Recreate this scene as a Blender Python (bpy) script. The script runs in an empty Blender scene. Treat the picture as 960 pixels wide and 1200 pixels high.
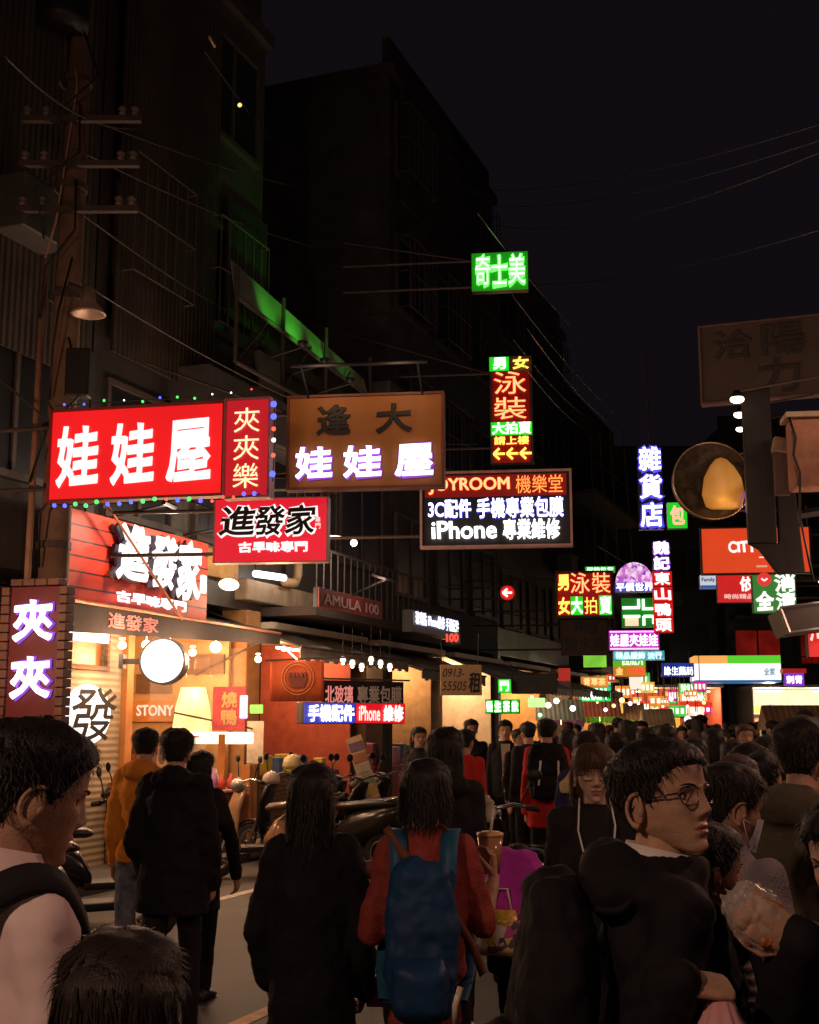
import bpy, bmesh, math, random
from mathutils import Vector, Matrix, noise
random.seed(11)
R = math.radians
scn = bpy.context.scene
COL = scn.collection

# ------------------------------------------------------------------ camera, sky, exposure
FPX, PITCH, CZ = 1466.0, R(9.7), 1.66           # focal length in photo pixels, upward tilt, eye height
cam_d = bpy.data.cameras.new('camera')
cam = bpy.data.objects.new('camera', cam_d)
COL.objects.link(cam)
cam_d.sensor_fit = 'HORIZONTAL'
cam_d.sensor_width = 36.0
cam_d.lens = 36.0 * FPX / 960.0
cam_d.clip_start, cam_d.clip_end = 0.05, 900.0
cam.location = (0, 0, CZ)
cam.rotation_euler = (R(90) + PITCH, 0, 0)
scn.camera = cam

wd = bpy.data.worlds.new('World')
scn.world = wd
wd.use_nodes = True
nt = wd.node_tree
nt.nodes.clear()
bg1 = nt.nodes.new('ShaderNodeBackground')
bg1.inputs[0].default_value = (0.0050, 0.0036, 0.0052, 1)     # night sky over a lit city
bg1.inputs[1].default_value = 1.0
wo = nt.nodes.new('ShaderNodeOutputWorld')
nt.links.new(bg1.outputs[0], wo.inputs[0])

vs = scn.view_settings
vs.view_transform = 'Standard'
vs.look = 'None'
vs.exposure = 0.0
vs.gamma = 1.0
cy = scn.cycles
cy.use_denoising = True
cy.max_bounces = 5
cy.diffuse_bounces = 3
cy.glossy_bounces = 2
cy.transparent_max_bounces = 8
cy.sample_clamp_indirect = 3.0
cy.sample_clamp_direct = 0.0
cy.caustics_reflective = False
cy.caustics_refractive = False
try:
    cy.use_light_tree = True
except Exception:
    pass

FW = Vector((0, math.cos(PITCH), math.sin(PITCH)))
UP = Vector((0, -math.sin(PITCH), math.cos(PITCH)))
CAM = Vector((0, 0, CZ))


def ray(px, py):
    return Vector(((px - 480) / FPX, 0, 0)) + FW + UP * ((600 - py) / FPX)


def at(px, py, Y):
    d = ray(px, py)
    return CAM + d * (Y / d.y)


def ground(px, py):
    d = ray(px, py)
    return CAM + d * (-CZ / d.z)


# street frame: the street runs 21 degrees off the view axis
TH = R(21)
U = Vector((math.sin(TH), math.cos(TH), 0))
V = Vector((math.cos(TH), -math.sin(TH), 0))
O0 = Vector((-3.64, 13.0, 0))
YAW_PERP = R(-7)                # a sign hung across the street
YAW_ALONG = R(90) - TH        # a sign along the near facade line


def PS(px, py, s):
    """where the sight line meets the cross-section of the street at s: (t, z)"""
    d = ray(px, py)
    k = (s - (CAM - O0).dot(U)) / d.dot(U)
    p = CAM + d * k
    return (p - O0).dot(V), p.z


def PT(px, py, t):
    """where the sight line meets the line parallel to the shops at t: (s, z)"""
    d = ray(px, py)
    k = (t - (CAM - O0).dot(V)) / d.dot(V)
    p = CAM + d * k
    return (p - O0).dot(U), p.z


def S(s, t, z=0.0):
    return O0 + U * s + V * t + Vector((0, 0, z))


# ------------------------------------------------------------------ materials
_M = {}


def _nodes(m):
    m.use_nodes = True
    n = m.node_tree.nodes
    return n, m.node_tree.links, n['Principled BSDF']


def mat(name, col, rough=.6, metal=0.0, var=.3, scale=6.0, bump=.0, bscale=60.0, spec=.5, stretch=(1, 1, 1)):
    if name in _M:
        return _M[name]
    m = bpy.data.materials.new(name)
    n, l, b = _nodes(m)
    tc = n.new('ShaderNodeTexCoord')
    mp = n.new('ShaderNodeMapping')
    mp.inputs['Scale'].default_value = stretch
    l.new(tc.outputs['Object'], mp.inputs[0])
    nz = n.new('ShaderNodeTexNoise')
    nz.inputs['Scale'].default_value = scale
    nz.inputs['Detail'].default_value = 5
    nz.inputs['Roughness'].default_value = .65
    l.new(mp.outputs[0], nz.inputs['Vector'])
    cr = n.new('ShaderNodeValToRGB')
    cr.color_ramp.elements[0].position = .3
    cr.color_ramp.elements[1].position = .72
    lo = [c * (1 - var) for c in col]
    hi = [min(1, c * (1 + var * .6)) for c in col]
    cr.color_ramp.elements[0].color = (*lo, 1)
    cr.color_ramp.elements[1].color = (*hi, 1)
    l.new(nz.outputs['Fac'], cr.inputs[0])
    l.new(cr.outputs[0], b.inputs['Base Color'])
    b.inputs['Roughness'].default_value = rough
    b.inputs['Metallic'].default_value = metal
    b.inputs['Specular IOR Level'].default_value = spec
    if bump:
        n2 = n.new('ShaderNodeTexNoise')
        n2.inputs['Scale'].default_value = bscale
        n2.inputs['Detail'].default_value = 3
        l.new(mp.outputs[0], n2.inputs['Vector'])
        bp = n.new('ShaderNodeBump')
        bp.inputs['Strength'].default_value = bump
        bp.inputs['Distance'].default_value = .02
        l.new(n2.outputs['Fac'], bp.inputs['Height'])
        l.new(bp.outputs[0], b.inputs['Normal'])
    _M[name] = m
    return m


def wavemat(name, col, col2, scale, axis='X', rough=.6, bump=.6, metal=0.0, dist=.0):
    """ribbed / striped surface: a wave across one axis drives colour and bump"""
    if name in _M:
        return _M[name]
    m = bpy.data.materials.new(name)
    n, l, b = _nodes(m)
    tc = n.new('ShaderNodeTexCoord')
    w = n.new('ShaderNodeTexWave')
    w.bands_direction = axis
    w.inputs['Scale'].default_value = scale
    w.inputs['Distortion'].default_value = dist
    l.new(tc.outputs['Object'], w.inputs[0])
    cr = n.new('ShaderNodeValToRGB')
    cr.color_ramp.elements[0].color = (*col, 1)
    cr.color_ramp.elements[1].color = (*col2, 1)
    nz = n.new('ShaderNodeTexNoise')
    nz.inputs['Scale'].default_value = 2.5
    nz.inputs['Detail'].default_value = 6
    l.new(tc.outputs['Object'], nz.inputs[0])
    mx = n.new('ShaderNodeMix')
    mx.data_type = 'RGBA'
    mx.blend_type = 'MULTIPLY'
    mx.inputs[0].default_value = .8
    l.new(w.outputs['Fac'], cr.inputs[0])
    l.new(cr.outputs[0], mx.inputs[6])
    l.new(nz.outputs['Fac'], mx.inputs[7])
    l.new(mx.outputs[2], b.inputs['Base Color'])
    bp = n.new('ShaderNodeBump')
    bp.inputs['Strength'].default_value = bump
    bp.inputs['Distance'].default_value = .03
    l.new(w.outputs['Fac'], bp.inputs['Height'])
    l.new(bp.outputs[0], b.inputs['Normal'])
    b.inputs['Roughness'].default_value = rough
    b.inputs['Metallic'].default_value = metal
    _M[name] = m
    return m


def em(name, col, st=1.0, base=None, var=0.0, scale=1.5):
    """a lamp, tube, lit sign face or painted glow; var = uneven tubes behind the acrylic"""
    if name in _M:
        return _M[name]
    m = bpy.data.materials.new(name)
    n, l, b = _nodes(m)
    b.inputs['Base Color'].default_value = (*(base or [min(c, .8) * .5 for c in col]), 1)
    b.inputs['Roughness'].default_value = .35
    b.inputs['Emission Color'].default_value = (*col, 1)
    b.inputs['Emission Strength'].default_value = st
    if var:
        tc = n.new('ShaderNodeTexCoord')
        nz = n.new('ShaderNodeTexNoise')
        nz.inputs['Scale'].default_value = scale
        nz.inputs['Detail'].default_value = 2
        l.new(tc.outputs['Object'], nz.inputs[0])
        mr = n.new('ShaderNodeMapRange')
        mr.inputs[1].default_value = .3
        mr.inputs[2].default_value = .7
        mr.inputs[3].default_value = st * (1 - var)
        mr.inputs[4].default_value = st * (1 + var * .4)
        l.new(nz.outputs['Fac'], mr.inputs[0])
        l.new(mr.outputs[0], b.inputs['Emission Strength'])
    _M[name] = m
    return m


def clear(name, col, alpha, rough=.1):
    if name in _M:
        return _M[name]
    m = mat(name, col, rough, var=.1)
    m.node_tree.nodes['Principled BSDF'].inputs['Alpha'].default_value = alpha
    return m


# ------------------------------------------------------------------ mesh builder
class MB:
    def __init__(self, M=None):
        self.v, self.f, self.fm = [], [], []
        self.mi = 0
        self.M = M

    def add(self, vs, fs, M=None):
        o = len(self.v)
        M = M or self.M
        if M is not None:
            vs = [M @ Vector(p) for p in vs]
        self.v.extend([tuple(p) for p in vs])
        self.f.extend([tuple(i + o for i in f) for f in fs])
        self.fm.extend([self.mi] * len(fs))
        return self

    def box(self, x0, x1, y0, y1, z0, z1, M=None):
        vs = [(x, y, z) for x in (x0, x1) for y in (y0, y1) for z in (z0, z1)]
        return self.add(vs, [(0, 1, 3, 2), (4, 6, 7, 5), (0, 4, 5, 1), (2, 3, 7, 6), (0, 2, 6, 4), (1, 5, 7, 3)], M)

    def tube(self, pts, r, n=8, M=None, caps=True, flat=None):
        pts = [Vector(p) for p in pts]
        k = len(pts)
        rr = r if isinstance(r, (list, tuple)) else [r] * k
        vs, fs = [], []
        prev = None
        for i, p in enumerate(pts):
            d = (pts[min(i + 1, k - 1)] - pts[max(i - 1, 0)])
            d = d.normalized() if d.length > 1e-9 else Vector((0, 0, 1))
            if prev is None:
                a = d.cross(Vector((0, 0, 1)))
                if a.length < .1:
                    a = d.cross(Vector((0, 1, 0)))
            else:
                a = prev - d * prev.dot(d)
            a.normalize()
            prev = a
            b = d.cross(a)
            for j in range(n):
                t = 2 * math.pi * j / n
                vs.append(p + a * (math.cos(t) * rr[i]) + b * (math.sin(t) * rr[i] * (flat or 1)))
        for i in range(k - 1):
            for j in range(n):
                a0, a1 = i * n + j, i * n + (j + 1) % n
                fs.append((a0, a1, a1 + n, a0 + n))
        if caps:
            fs.append(tuple(range(n - 1, -1, -1)))
            fs.append(tuple((k - 1) * n + j for j in range(n)))
        return self.add(vs, fs, M)

    def bar(self, a, b, r, n=6, M=None):
        return self.tube([a, b], r, n, M)

    def ell(self, c, r, n=14, m=9, M=None):
        c = Vector(c)
        if not isinstance(r, (tuple, list)):
            r = (r, r, r)
        vs = [c + Vector((0, 0, -r[2]))]
        for i in range(1, m):
            p = -math.pi / 2 + math.pi * i / m
            for j in range(n):
                t = 2 * math.pi * j / n
                vs.append(c + Vector((r[0] * math.cos(p) * math.cos(t), r[1] * math.cos(p) * math.sin(t), r[2] * math.sin(p))))
        vs.append(c + Vector((0, 0, r[2])))
        fs = [(0, 1 + (j + 1) % n, 1 + j) for j in range(n)]
        for i in range(m - 2):
            for j in range(n):
                a, b = 1 + i * n + j, 1 + i * n + (j + 1) % n
                fs.append((a, b, b + n, a + n))
        e = len(vs) - 1
        o = 1 + (m - 2) * n
        fs += [(o + j, o + (j + 1) % n, e) for j in range(n)]
        return self.add(vs, fs, M)

    def loft(self, rings, M=None, caps=True):
        n = len(rings[0])
        vs = [p for r in rings for p in r]
        fs = []
        for i in range(len(rings) - 1):
            for j in range(n):
                a, b = i * n + j, i * n + (j + 1) % n
                fs.append((a, b, b + n, a + n))
        if caps:
            fs.append(tuple(range(n - 1, -1, -1)))
            fs.append(tuple((len(rings) - 1) * n + j for j in range(n)))
        return self.add(vs, fs, M)

    def eloft(self, rows, n=20, M=None, p=1.0):
        """rows of (z, cx, cy, rx, ry)"""
        rings = []
        for z, cx, cyy, rx, ry in rows:
            rg = []
            for j in range(n):
                t = 2 * math.pi * j / n
                c, s = math.cos(t), math.sin(t)
                rg.append((cx + rx * math.copysign(abs(c) ** p, c), cyy + ry * math.copysign(abs(s) ** p, s), z))
            rings.append(rg)
        return self.loft(rings, M)

    def lathe(self, prof, n=20, M=None):
        rings = [[(r * math.cos(2 * math.pi * j / n), r * math.sin(2 * math.pi * j / n), z) for j in range(n)] for r, z in prof]
        return self.loft(rings, M, not (prof[0] == prof[-1] and prof[0][0] > .001))

    def prism(self, poly, y0, y1, M=None):
        n = len(poly)
        vs = [(x, y0, z) for x, z in poly] + [(x, y1, z) for x, z in poly]
        fs = [tuple(range(n)), tuple(range(2 * n - 1, n - 1, -1))]
        fs += [(j, j + n, (j + 1) % n + n, (j + 1) % n) for j in range(n)]
        return self.add(vs, fs, M)

    def caps_seg(self, a, ra, b, rb, n=12, M=None):
        """tapered limb segment with round ends"""
        a, b = Vector(a), Vector(b)
        d = (b - a)
        L = d.length
        d = d / L if L > 1e-6 else Vector((0, 0, 1))
        pts, rr = [], []
        for q in (-.95, -.6, -.2):
            pts.append(a + d * ra * q)
            rr.append(ra * math.sqrt(1 - q * q))
        for q in (.0, .33, .66, 1.0):
            pts.append(a.lerp(b, q))
            rr.append(ra + (rb - ra) * q)
        for q in (.2, .6, .95):
            pts.append(b + d * rb * q)
            rr.append(rb * math.sqrt(1 - q * q))
        return self.tube(pts, rr, n, M)

    def mesh(self, name):
        me = bpy.data.meshes.new(name)
        me.from_pydata(self.v, [], self.f)
        return me

    def build(self, name, mats, parent=None, smooth=False, bevel=0.0, loc=None, rz=None):
        me = self.mesh(name)
        if not isinstance(mats, (list, tuple)):
            mats = [mats]
        for m in mats:
            me.materials.append(m)
        if len(mats) > 1:
            me.polygons.foreach_set('material_index', self.fm)
        bm = bmesh.new()
        bm.from_mesh(me)
        bmesh.ops.recalc_face_normals(bm, faces=bm.faces)
        bm.to_mesh(me)
        bm.free()
        if smooth:
            me.polygons.foreach_set('use_smooth', [True] * len(me.polygons))
        return link(name, me, parent, bevel, loc, rz)


def link(name, me, parent=None, bevel=0.0, loc=None, rz=None):
    o = bpy.data.objects.new(name, me)
    COL.objects.link(o)
    if parent is not None:
        o.parent = parent
    if loc is not None:
        o.location = loc
    if rz is not None:
        o.rotation_euler = (0, 0, rz)
    if bevel:
        b = o.modifiers.new('edge', 'BEVEL')
        b.width = bevel
        b.segments = 2
        b.limit_method = 'ANGLE'
        b.angle_limit = R(40)
    return o


def tag(o, label, cat, group=None, kind=None):
    if label:
        o['label'] = label
    if cat:
        o['category'] = cat
    if group:
        o['group'] = group
    if kind:
        o['kind'] = kind
    return o


def empty(name, label, cat, loc=(0, 0, 0), rz=0.0, group=None):
    o = bpy.data.objects.new(name, None)
    o.empty_display_size = .1
    COL.objects.link(o)
    o.location = loc
    o.rotation_euler = (0, 0, rz)
    return tag(o, label, cat, group)


def struct(o):
    o['kind'] = 'structure'
    return o


def copy_tree(o, parent=None):
    kids = [c for c in o.children]
    c = o.copy()
    COL.objects.link(c)
    if parent is not None:
        c.parent = parent
    for k in kids:
        copy_tree(k, c)
    return c


def evaluated(me_or_curve, mods=()):
    o = bpy.data.objects.new('work', me_or_curve)
    COL.objects.link(o)
    for f in mods:
        f(o)
    dg = bpy.context.evaluated_depsgraph_get()
    dg.update()
    out = bpy.data.meshes.new_from_object(o.evaluated_get(dg), depsgraph=dg)
    bpy.data.objects.remove(o)
    return out


# ------------------------------------------------------------------ lettering
_G = {}


def glyphs(s, style='fill', w=.03, shear=0.0, space=1.0):
    key = (s, style, w, shear, space)
    if key in _G:
        return _G[key]
    mb = MB()

    def curve(fill, off=0.0):
        c = bpy.data.curves.new('writing', 'FONT')
        c.body = s
        c.size = 1
        c.shear = shear
        c.space_character = space
        c.resolution_u = 3
        c.offset = off
        c.fill_mode = 'FRONT' if fill else 'NONE'
        me = evaluated(c)
        bpy.data.curves.remove(c)
        return me
    me = curve(True, -w if style == 'thin' else 0.0)
    front = w * .9 if style in ('bold', 'fat') else 0.0
    if style != 'tube':
        mb.add([(v.co.x, -front, v.co.y) for v in me.vertices], [tuple(p.vertices) for p in me.polygons])
    bb = [(v.co.x, v.co.y) for v in me.vertices]
    if style in ('bold', 'fat', 'tube'):
        ol = curve(False)
        nb = {}
        for e in ol.edges:
            a, b = e.vertices
            nb.setdefault(a, []).append(b)
            nb.setdefault(b, []).append(a)
        seen = set()
        co = [Vector((v.co.x, 0, v.co.y)) for v in ol.vertices]
        for st in nb:
            if st in seen:
                continue
            loop, cur, prv = [], st, None
            while cur is not None and cur not in seen:
                seen.add(cur)
                loop.append(cur)
                nx = [q for q in nb[cur] if q != prv and q not in seen]
                prv, cur = cur, (nx[0] if nx else None)
            if len(loop) < 3:
                continue
            pts = [co[i] for i in loop]
            k = len(pts)
            n = 6
            vs, fs = [], []
            yv = Vector((0, 1, 0))
            for i in range(k):
                d = pts[(i + 1) % k] - pts[i - 1]
                d = d.normalized() if d.length > 1e-9 else Vector((1, 0, 0))
                e1 = (pts[i] - pts[i - 1])
                e1 = e1.normalized() if e1.length > 1e-9 else d
                mit = 1 / max(.5, abs(e1.dot(d)))
                a = d.cross(yv)
                for j in range(n):
                    t = 2 * math.pi * j / n
                    vs.append(pts[i] + a * (math.cos(t) * w * mit) + yv * (math.sin(t) * w))
            for i in range(k):
                for j in range(n):
                    a0, a1 = i * n + j, i * n + (j + 1) % n
                    b0, b1 = ((i + 1) % k) * n + j, ((i + 1) % k) * n + (j + 1) % n
                    fs.append((a0, a1, b1, b0))
            mb.add(vs, fs)
        bpy.data.meshes.remove(ol)
    bpy.data.meshes.remove(me)
    x0, x1 = min(b[0] for b in bb), max(b[0] for b in bb)
    z0, z1 = min(b[1] for b in bb), max(b[1] for b in bb)
    _G[key] = (mb.v, mb.f, x0, x1, z0, z1)
    return _G[key]


def letters(mb, s, x0, x1, z0, z1, y=0.0, style='bold', w=.03, shear=0.0, space=1.0, vertical=False, M=None, depth=1.0):
    """writes s into the box x0..x1, z0..z1 at depth y (facing -y)"""
    if vertical:
        n = len(s)
        h = (z1 - z0) / n
        for i, ch in enumerate(s):
            g = h * .06
            letters(mb, ch, x0, x1, z1 - (i + 1) * h + g, z1 - i * h - g, y, style, w, shear, space, M=M)
        return mb
    vs, fs, a0, a1, b0, b1 = glyphs(s, style, w, shear, space)
    kx, kz = (x1 - x0) / (a1 - a0), (z1 - z0) / (b1 - b0)
    mb.add([(x0 + (p[0] - a0) * kx, y + p[1] * min(kx, kz) * depth, z0 + (p[2] - b0) * kz) for p in vs], fs, M)
    return mb


# ------------------------------------------------------------------ signs
def sign_base(px0, px1, pt, pb, Y, yaw=YAW_PERP):
    """bottom corner, width and height of a board whose picture edge is at px0 (pt..pb) at distance Y and ends at px1"""
    a, b = at(px0, pb, Y), at(px0, pt, Y)
    h = (b - a).z
    base = a.copy()
    mid = (a + b) / 2 - CAM
    d = Vector((math.cos(yaw), math.sin(yaw), 0))
    k = (px1 - 480) / FPX
    w = (k * mid.dot(FW) - mid.x) / (d.x - k * d.dot(FW))
    return base, w, h


def panel_sign(name, label, px0, px1, pt, pb, Y, face, yaw=YAW_PERP, depth=.18, side=None, frame=None, fw=.03, bracket=0.0, cat='sign', group=None):
    base, w, h = sign_base(px0, px1, pt, pb, Y, yaw)
    e = empty(name, label, cat, base, yaw, group)
    e['_w'], e['_h'] = w, h
    MB().box(0, w, 0, depth, 0, h).build('face_panel', face, e, bevel=.006)
    if side:
        MB().box(-.004, w + .004, .02, depth + .01, -.004, h + .004).build('casing', side, e, bevel=.008)
    if frame:
        f = MB()
        f.box(-fw, w + fw, -.02, depth * .8, h, h + fw).box(-fw, w + fw, -.02, depth * .8, -fw, 0)
        f.box(-fw, 0, -.02, depth * .8, 0, h).box(w, w + fw, -.02, depth * .8, 0, h)
        f.build('frame', frame, e)
    if bracket:
        x0, x1 = (bracket, 0) if bracket < 0 else (w, w + bracket)
        for z in (.15 * h, .85 * h):
            MB().bar((x0, depth * .5, z), (x1, depth * .5, z), .022).build('bracket', mat('rust_iron', (.07, .05, .045), .7), e)
        MB().bar((x0, depth * .5, h * 1.5), (x1 if bracket < 0 else x0 - .0, depth * .5, h * .85), .012).build('stay_rod', mat('rust_iron', (.07, .05, .045), .7), e)
    return e, w, h


def wr(e, s, box, m, style='bold', wt=.03, y=-.012, name='lettering', **k):
    """lettering part on sign e; box is in fractions of its width and height (x0, x1, z0, z1)"""
    w, h = e['_w'], e['_h']
    mb = MB()
    letters(mb, s, box[0] * w, box[1] * w, box[2] * h, box[3] * h, y, style, wt, **k)
    return mb.build(name, m, e)
# ------------------------------------------------------------------ common materials
ASPH = mat('asphalt', (.058, .045, .034), .6, var=.45, scale=1.3, bump=.5, bscale=170)
CONC = mat('concrete', (.12, .105, .095), .85, var=.4, scale=2.2, bump=.3, bscale=30)
CONC_D = mat('sooty_concrete', (.060, .052, .050), .9, var=.5, scale=1.6, bump=.3, bscale=24)
TILE_W = mat('glazed_tile', (.07, .06, .055), .4, var=.35, scale=3, bump=.2)
CORR = wavemat('corrugated_steel', (.06, .046, .036), (.10, .075, .055), 3.2, 'X', .55, .8)
CORR_D = wavemat('corrugated_dark', (.03, .026, .025), (.05, .042, .04), 3.2, 'X', .6, .8)
DARK = mat('dark_metal', (.018, .016, .018), .5, .3, var=.3)
IRON = mat('rust_iron', (.07, .05, .045), .7)
STEEL = mat('galvanised', (.28, .26, .25), .4, .8, var=.3)
GLASS_D = mat('dark_glass', (.012, .012, .015), .4, var=.1)
CREAM = mat('cream_plaster', (.62, .50, .34), .75, var=.18, scale=2.4, bump=.2, bscale=20)
WOOD = wavemat('timber', (.22, .10, .045), (.32, .16, .075), 5, 'Z', .6, .2, dist=3)
WOOD_O = mat('orange_timber', (.50, .21, .06), .5, var=.25, scale=4)
CANV_D = mat('black_canvas', (.022, .018, .02), .75, var=.3, scale=5, bump=.2)
CANV_P = mat('pale_canvas', (.34, .29, .23), .8, var=.35, scale=3, bump=.25, bscale=14)
WHITE = mat('white_paint', (.7, .68, .64), .5, var=.15)
RED_P = mat('red_paint', (.50, .035, .025), .5, var=.2)
RUBBER = mat('rubber', (.015, .014, .014), .75, var=.2)
CHROME = mat('chrome', (.65, .63, .6), .18, 1.0, var=.1)
L_WHITE = em('led_white', (1, .98, 1), 2.6)
L_WARM = em('warm_lamp', (1, .72, .42), 9.0)
L_TUBE = em('fluorescent_tube', (1, .88, .72), 7.0)
INK = mat('black_ink', (.012, .011, .011), .5, var=.1)


def lamp(name, loc, col, power, parent=None, radius=.08):
    d = bpy.data.lights.new(name, 'POINT')
    d.color = col
    d.energy = power
    d.shadow_soft_size = radius
    o = bpy.data.objects.new(name, d)
    COL.objects.link(o)
    o.location = loc
    if parent:
        o.parent = parent
    return o


# ------------------------------------------------------------------ ground, road, markings
struct(MB().box(-300, 300, -120, 480, -.6, -.006).build('ground', CONC_D))
g = MB()
nq = 60
for i in range(nq):
    a, b = -40 + i * 1.6, -40 + (i + 1) * 1.6
    g.add([S(a, .6, 0), S(b, .6, 0), S(b, 9.6, 0), S(a, 9.6, 0)], [(0, 1, 2, 3)])
struct(g.build('road', ASPH))
g = MB()
g.add([(-6, 42, -.003), (40, 42, -.003), (40, 49, -.003), (-6, 49, -.003)], [(0, 1, 2, 3)])
struct(g.build('road', ASPH))
YEL = mat('yellow_road_paint', (.62, .26, .03), .6, var=.45, scale=9, bump=.3, bscale=120)
WHT = mat('white_road_paint', (.55, .48, .40), .6, var=.45, scale=9, bump=.3, bscale=120)


def stripe(name, p, q, w, m, z=.004):
    p, q = Vector(p), Vector(q)
    d = (q - p).normalized()
    n = Vector((d.y, -d.x, 0)) * w / 2
    mb = MB()
    k = max(2, int((q - p).length))
    for i in range(k):
        a, b = p.lerp(q, i / k), p.lerp(q, (i + 1) / k)
        mb.add([a - n, b - n, b + n, a + n], [(0, 1, 2, 3)])
    for i, v in enumerate(mb.v):
        mb.v[i] = (v[0], v[1], z)
    return struct(mb.build(name, m))


ya, yb = ground(287, 1197), ground(446, 1126)
yd = (yb - ya).normalized()
yn = Vector((yd.y, -yd.x, 0))
for o in (0, .22):
    stripe('road_line', ya - yd * 9 + yn * o, ya + yd * 38 + yn * o, .11, YEL)
wa, wb = ground(273, 1050), ground(301, 1043)
wdr = (wb - wa).normalized()
stripe('road_line', wa - U * 14, wa + U * 24, .12, WHT)
pv = MB()
for i in range(30):
    a, b = -20 + i * 1.6, -20 + (i + 1) * 1.6
    for t0, t1 in ((-6, .45), (9.75, 16)):
        p = [S(a, t0), S(b, t0), S(b, t1), S(a, t1)]
        pv.add([q + Vector((0, 0, -.002)) for q in p] + [q + Vector((0, 0, .11)) for q in p],
               [(4, 5, 6, 7), (0, 1, 5, 4), (3, 2, 6, 7), (0, 3, 7, 4), (1, 2, 6, 5)])
struct(pv.build('pavement', CONC))


# ------------------------------------------------------------------ buildings
def block(label, s0, s1, h, side=-1, y0=.6, depth=9, wall=CONC_D, storeys=3, clad=None, base=3.3, bay=2.1, world=None, balcony=False, lit=(), roofm=CORR_D):
    """upper floors of a shophouse; local x runs along the street, y away from it"""
    if world:
        loc, rz = world
    elif side < 0:
        loc, rz = S(s0, 0), YAW_ALONG
    else:
        loc, rz = S(s1, 10.2), YAW_ALONG + math.pi
    L = s1 - s0
    e = empty('shophouse', label, 'building', loc, rz, 'dark shophouses lining the market street')
    MB().box(.02, L - .02, y0, depth, base, h).build('upper_wall', wall, e)
    if base > .5:
        MB().box(.02, .24, y0, depth, -.1, base - .003).box(L - .24, L - .02, y0, depth, -.1, base - .003).box(.25, L - .25, 4.3, 4.5, -.1, base - .003).build('ground_floor_wall', wall, e)
    rb = MB()
    rb.box(-.05, L + .05, y0 - .12, depth, h + .003, h + .22)
    rb.box(.1, L - .1, y0 + .05, y0 + .2, h + .22, h + .85)
    rb.build('parapet', wall, e)
    fh = (h - base) / storeys
    nb = max(1, int(L / bay))
    bw = L / nb
    for i in range(storeys):
        z0 = base + i * fh
        for j in range(nb):
            xa, xb = j * bw + bw * .16, (j + 1) * bw - bw * .16
            za, zb = z0 + fh * .3, z0 + fh * .82
            f = MB()
            f.box(xa - .07, xb + .07, y0 - .06, y0 - .002, zb, zb + .07).box(xa - .07, xb + .07, y0 - .1, y0 - .002, za - .08, za)
            f.box(xa - .07, xa, y0 - .06, y0 - .002, za, zb).box(xb, xb + .07, y0 - .06, y0 - .002, za, zb)
            f.box((xa + xb) / 2 - .03, (xa + xb) / 2 + .03, y0 - .05, y0 - .002, za, zb)
            w = f.build('window', IRON, e)
            pm_ = lit[(i, j)] if isinstance(lit, dict) and (i, j) in lit else GLASS_D
            MB().box(xa, xb, y0 - .02, y0 - .003, za, zb).build('pane', pm_, w)
            if random.random() < .45:
                gr = MB()
                for q in range(7):
                    x = xa + (xb - xa) * q / 6
                    gr.bar((x, y0 - .3, za), (x, y0 - .3, zb), .012, 4)
                for z in (za, (za + zb) / 2, zb):
                    gr.bar((xa, y0 - .3, z), (xb, y0 - .3, z), .014, 4)
                    gr.bar((xa, y0 - .3, z), (xa, y0, z), .014, 4)
                    gr.bar((xb, y0 - .3, z), (xb, y0, z), .014, 4)
                gr.build('grille', IRON, w)
        if balcony:
            b = MB()
            b.box(.2, L - .2, y0 - .9, y0 - .003, z0 - .05, z0 + .08)
            for q in range(int(L / .25)):
                b.bar((.3 + q * .25, y0 - .85, z0 + .08), (.3 + q * .25, y0 - .85, z0 + .95), .012, 4)
            b.bar((.25, y0 - .85, z0 + .95), (L - .25, y0 - .85, z0 + .95), .025, 6)
            b.build('balcony', IRON, e)
    if clad:
        for (xa, xb, za, zb, m) in clad:
            MB().box(xa, xb, y0 - .14, y0 - .11, za, zb).build('cladding', m, e)
    MB().box(L * .75, L * .75 + .8, y0 - .55, y0 - .15, base + fh * 1.02, base + fh * 1.02 + .6).build('air_conditioner', mat('ac_grey', (.07, .065, .06), .5), e, bevel=.02)
    return e


b1 = block('tall dark building with ribbed metal cladding behind the utility pole', -7, 1.2, 13.5, wall=CONC_D, storeys=3,
           clad=[(.3, 4.9, 4.9, 6.8, CORR), (5.2, 7.9, 5.6, 12.8, CORR), (.2, 4.6, 8.6, 12.4, CORR)])
b2 = block('dark building of three storeys above the cream fronted roast shop', 1.2, 5.4, 12.2, wall=TILE_W, storeys=3, clad=[(.2, 2.6, 6.1, 11.6, CORR), (2.9, 4.1, 7.4, 9.2, CORR_D)])
b3 = block('low building with a roof fence washed in green light', 5.4, 10.6, 7.1, wall=CONC_D, storeys=1, balcony=True)
b4 = block('dark block rising behind the green lit roof fence', 10.6, 17.5, 14.5, wall=CONC_D, storeys=4, clad=[(.3, 6.4, 11.9, 14.3, CORR)])
b5 = block('dark flat fronted block above the handwritten rental card', 17.5, 24.5, 13.0, wall=TILE_W, storeys=4)
b6 = block('dark block at the bend beyond the narrow neon swimwear sign', 24.5, 32.0, 11.0, wall=CONC_D, storeys=3, balcony=True)
LRED = em('red_sign_spill', (.75, .03, .02), .15, var=.8, scale=1.2)  # emission paints the red light that nearby signs throw on this block
b7 = block('dark block facing down the street beside the red tinted block', 0, 9, 12.0, wall=CONC_D, storeys=3, world=((3.2, 49.5, 0), 0.0), y0=.0, depth=8, lit={})
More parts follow.
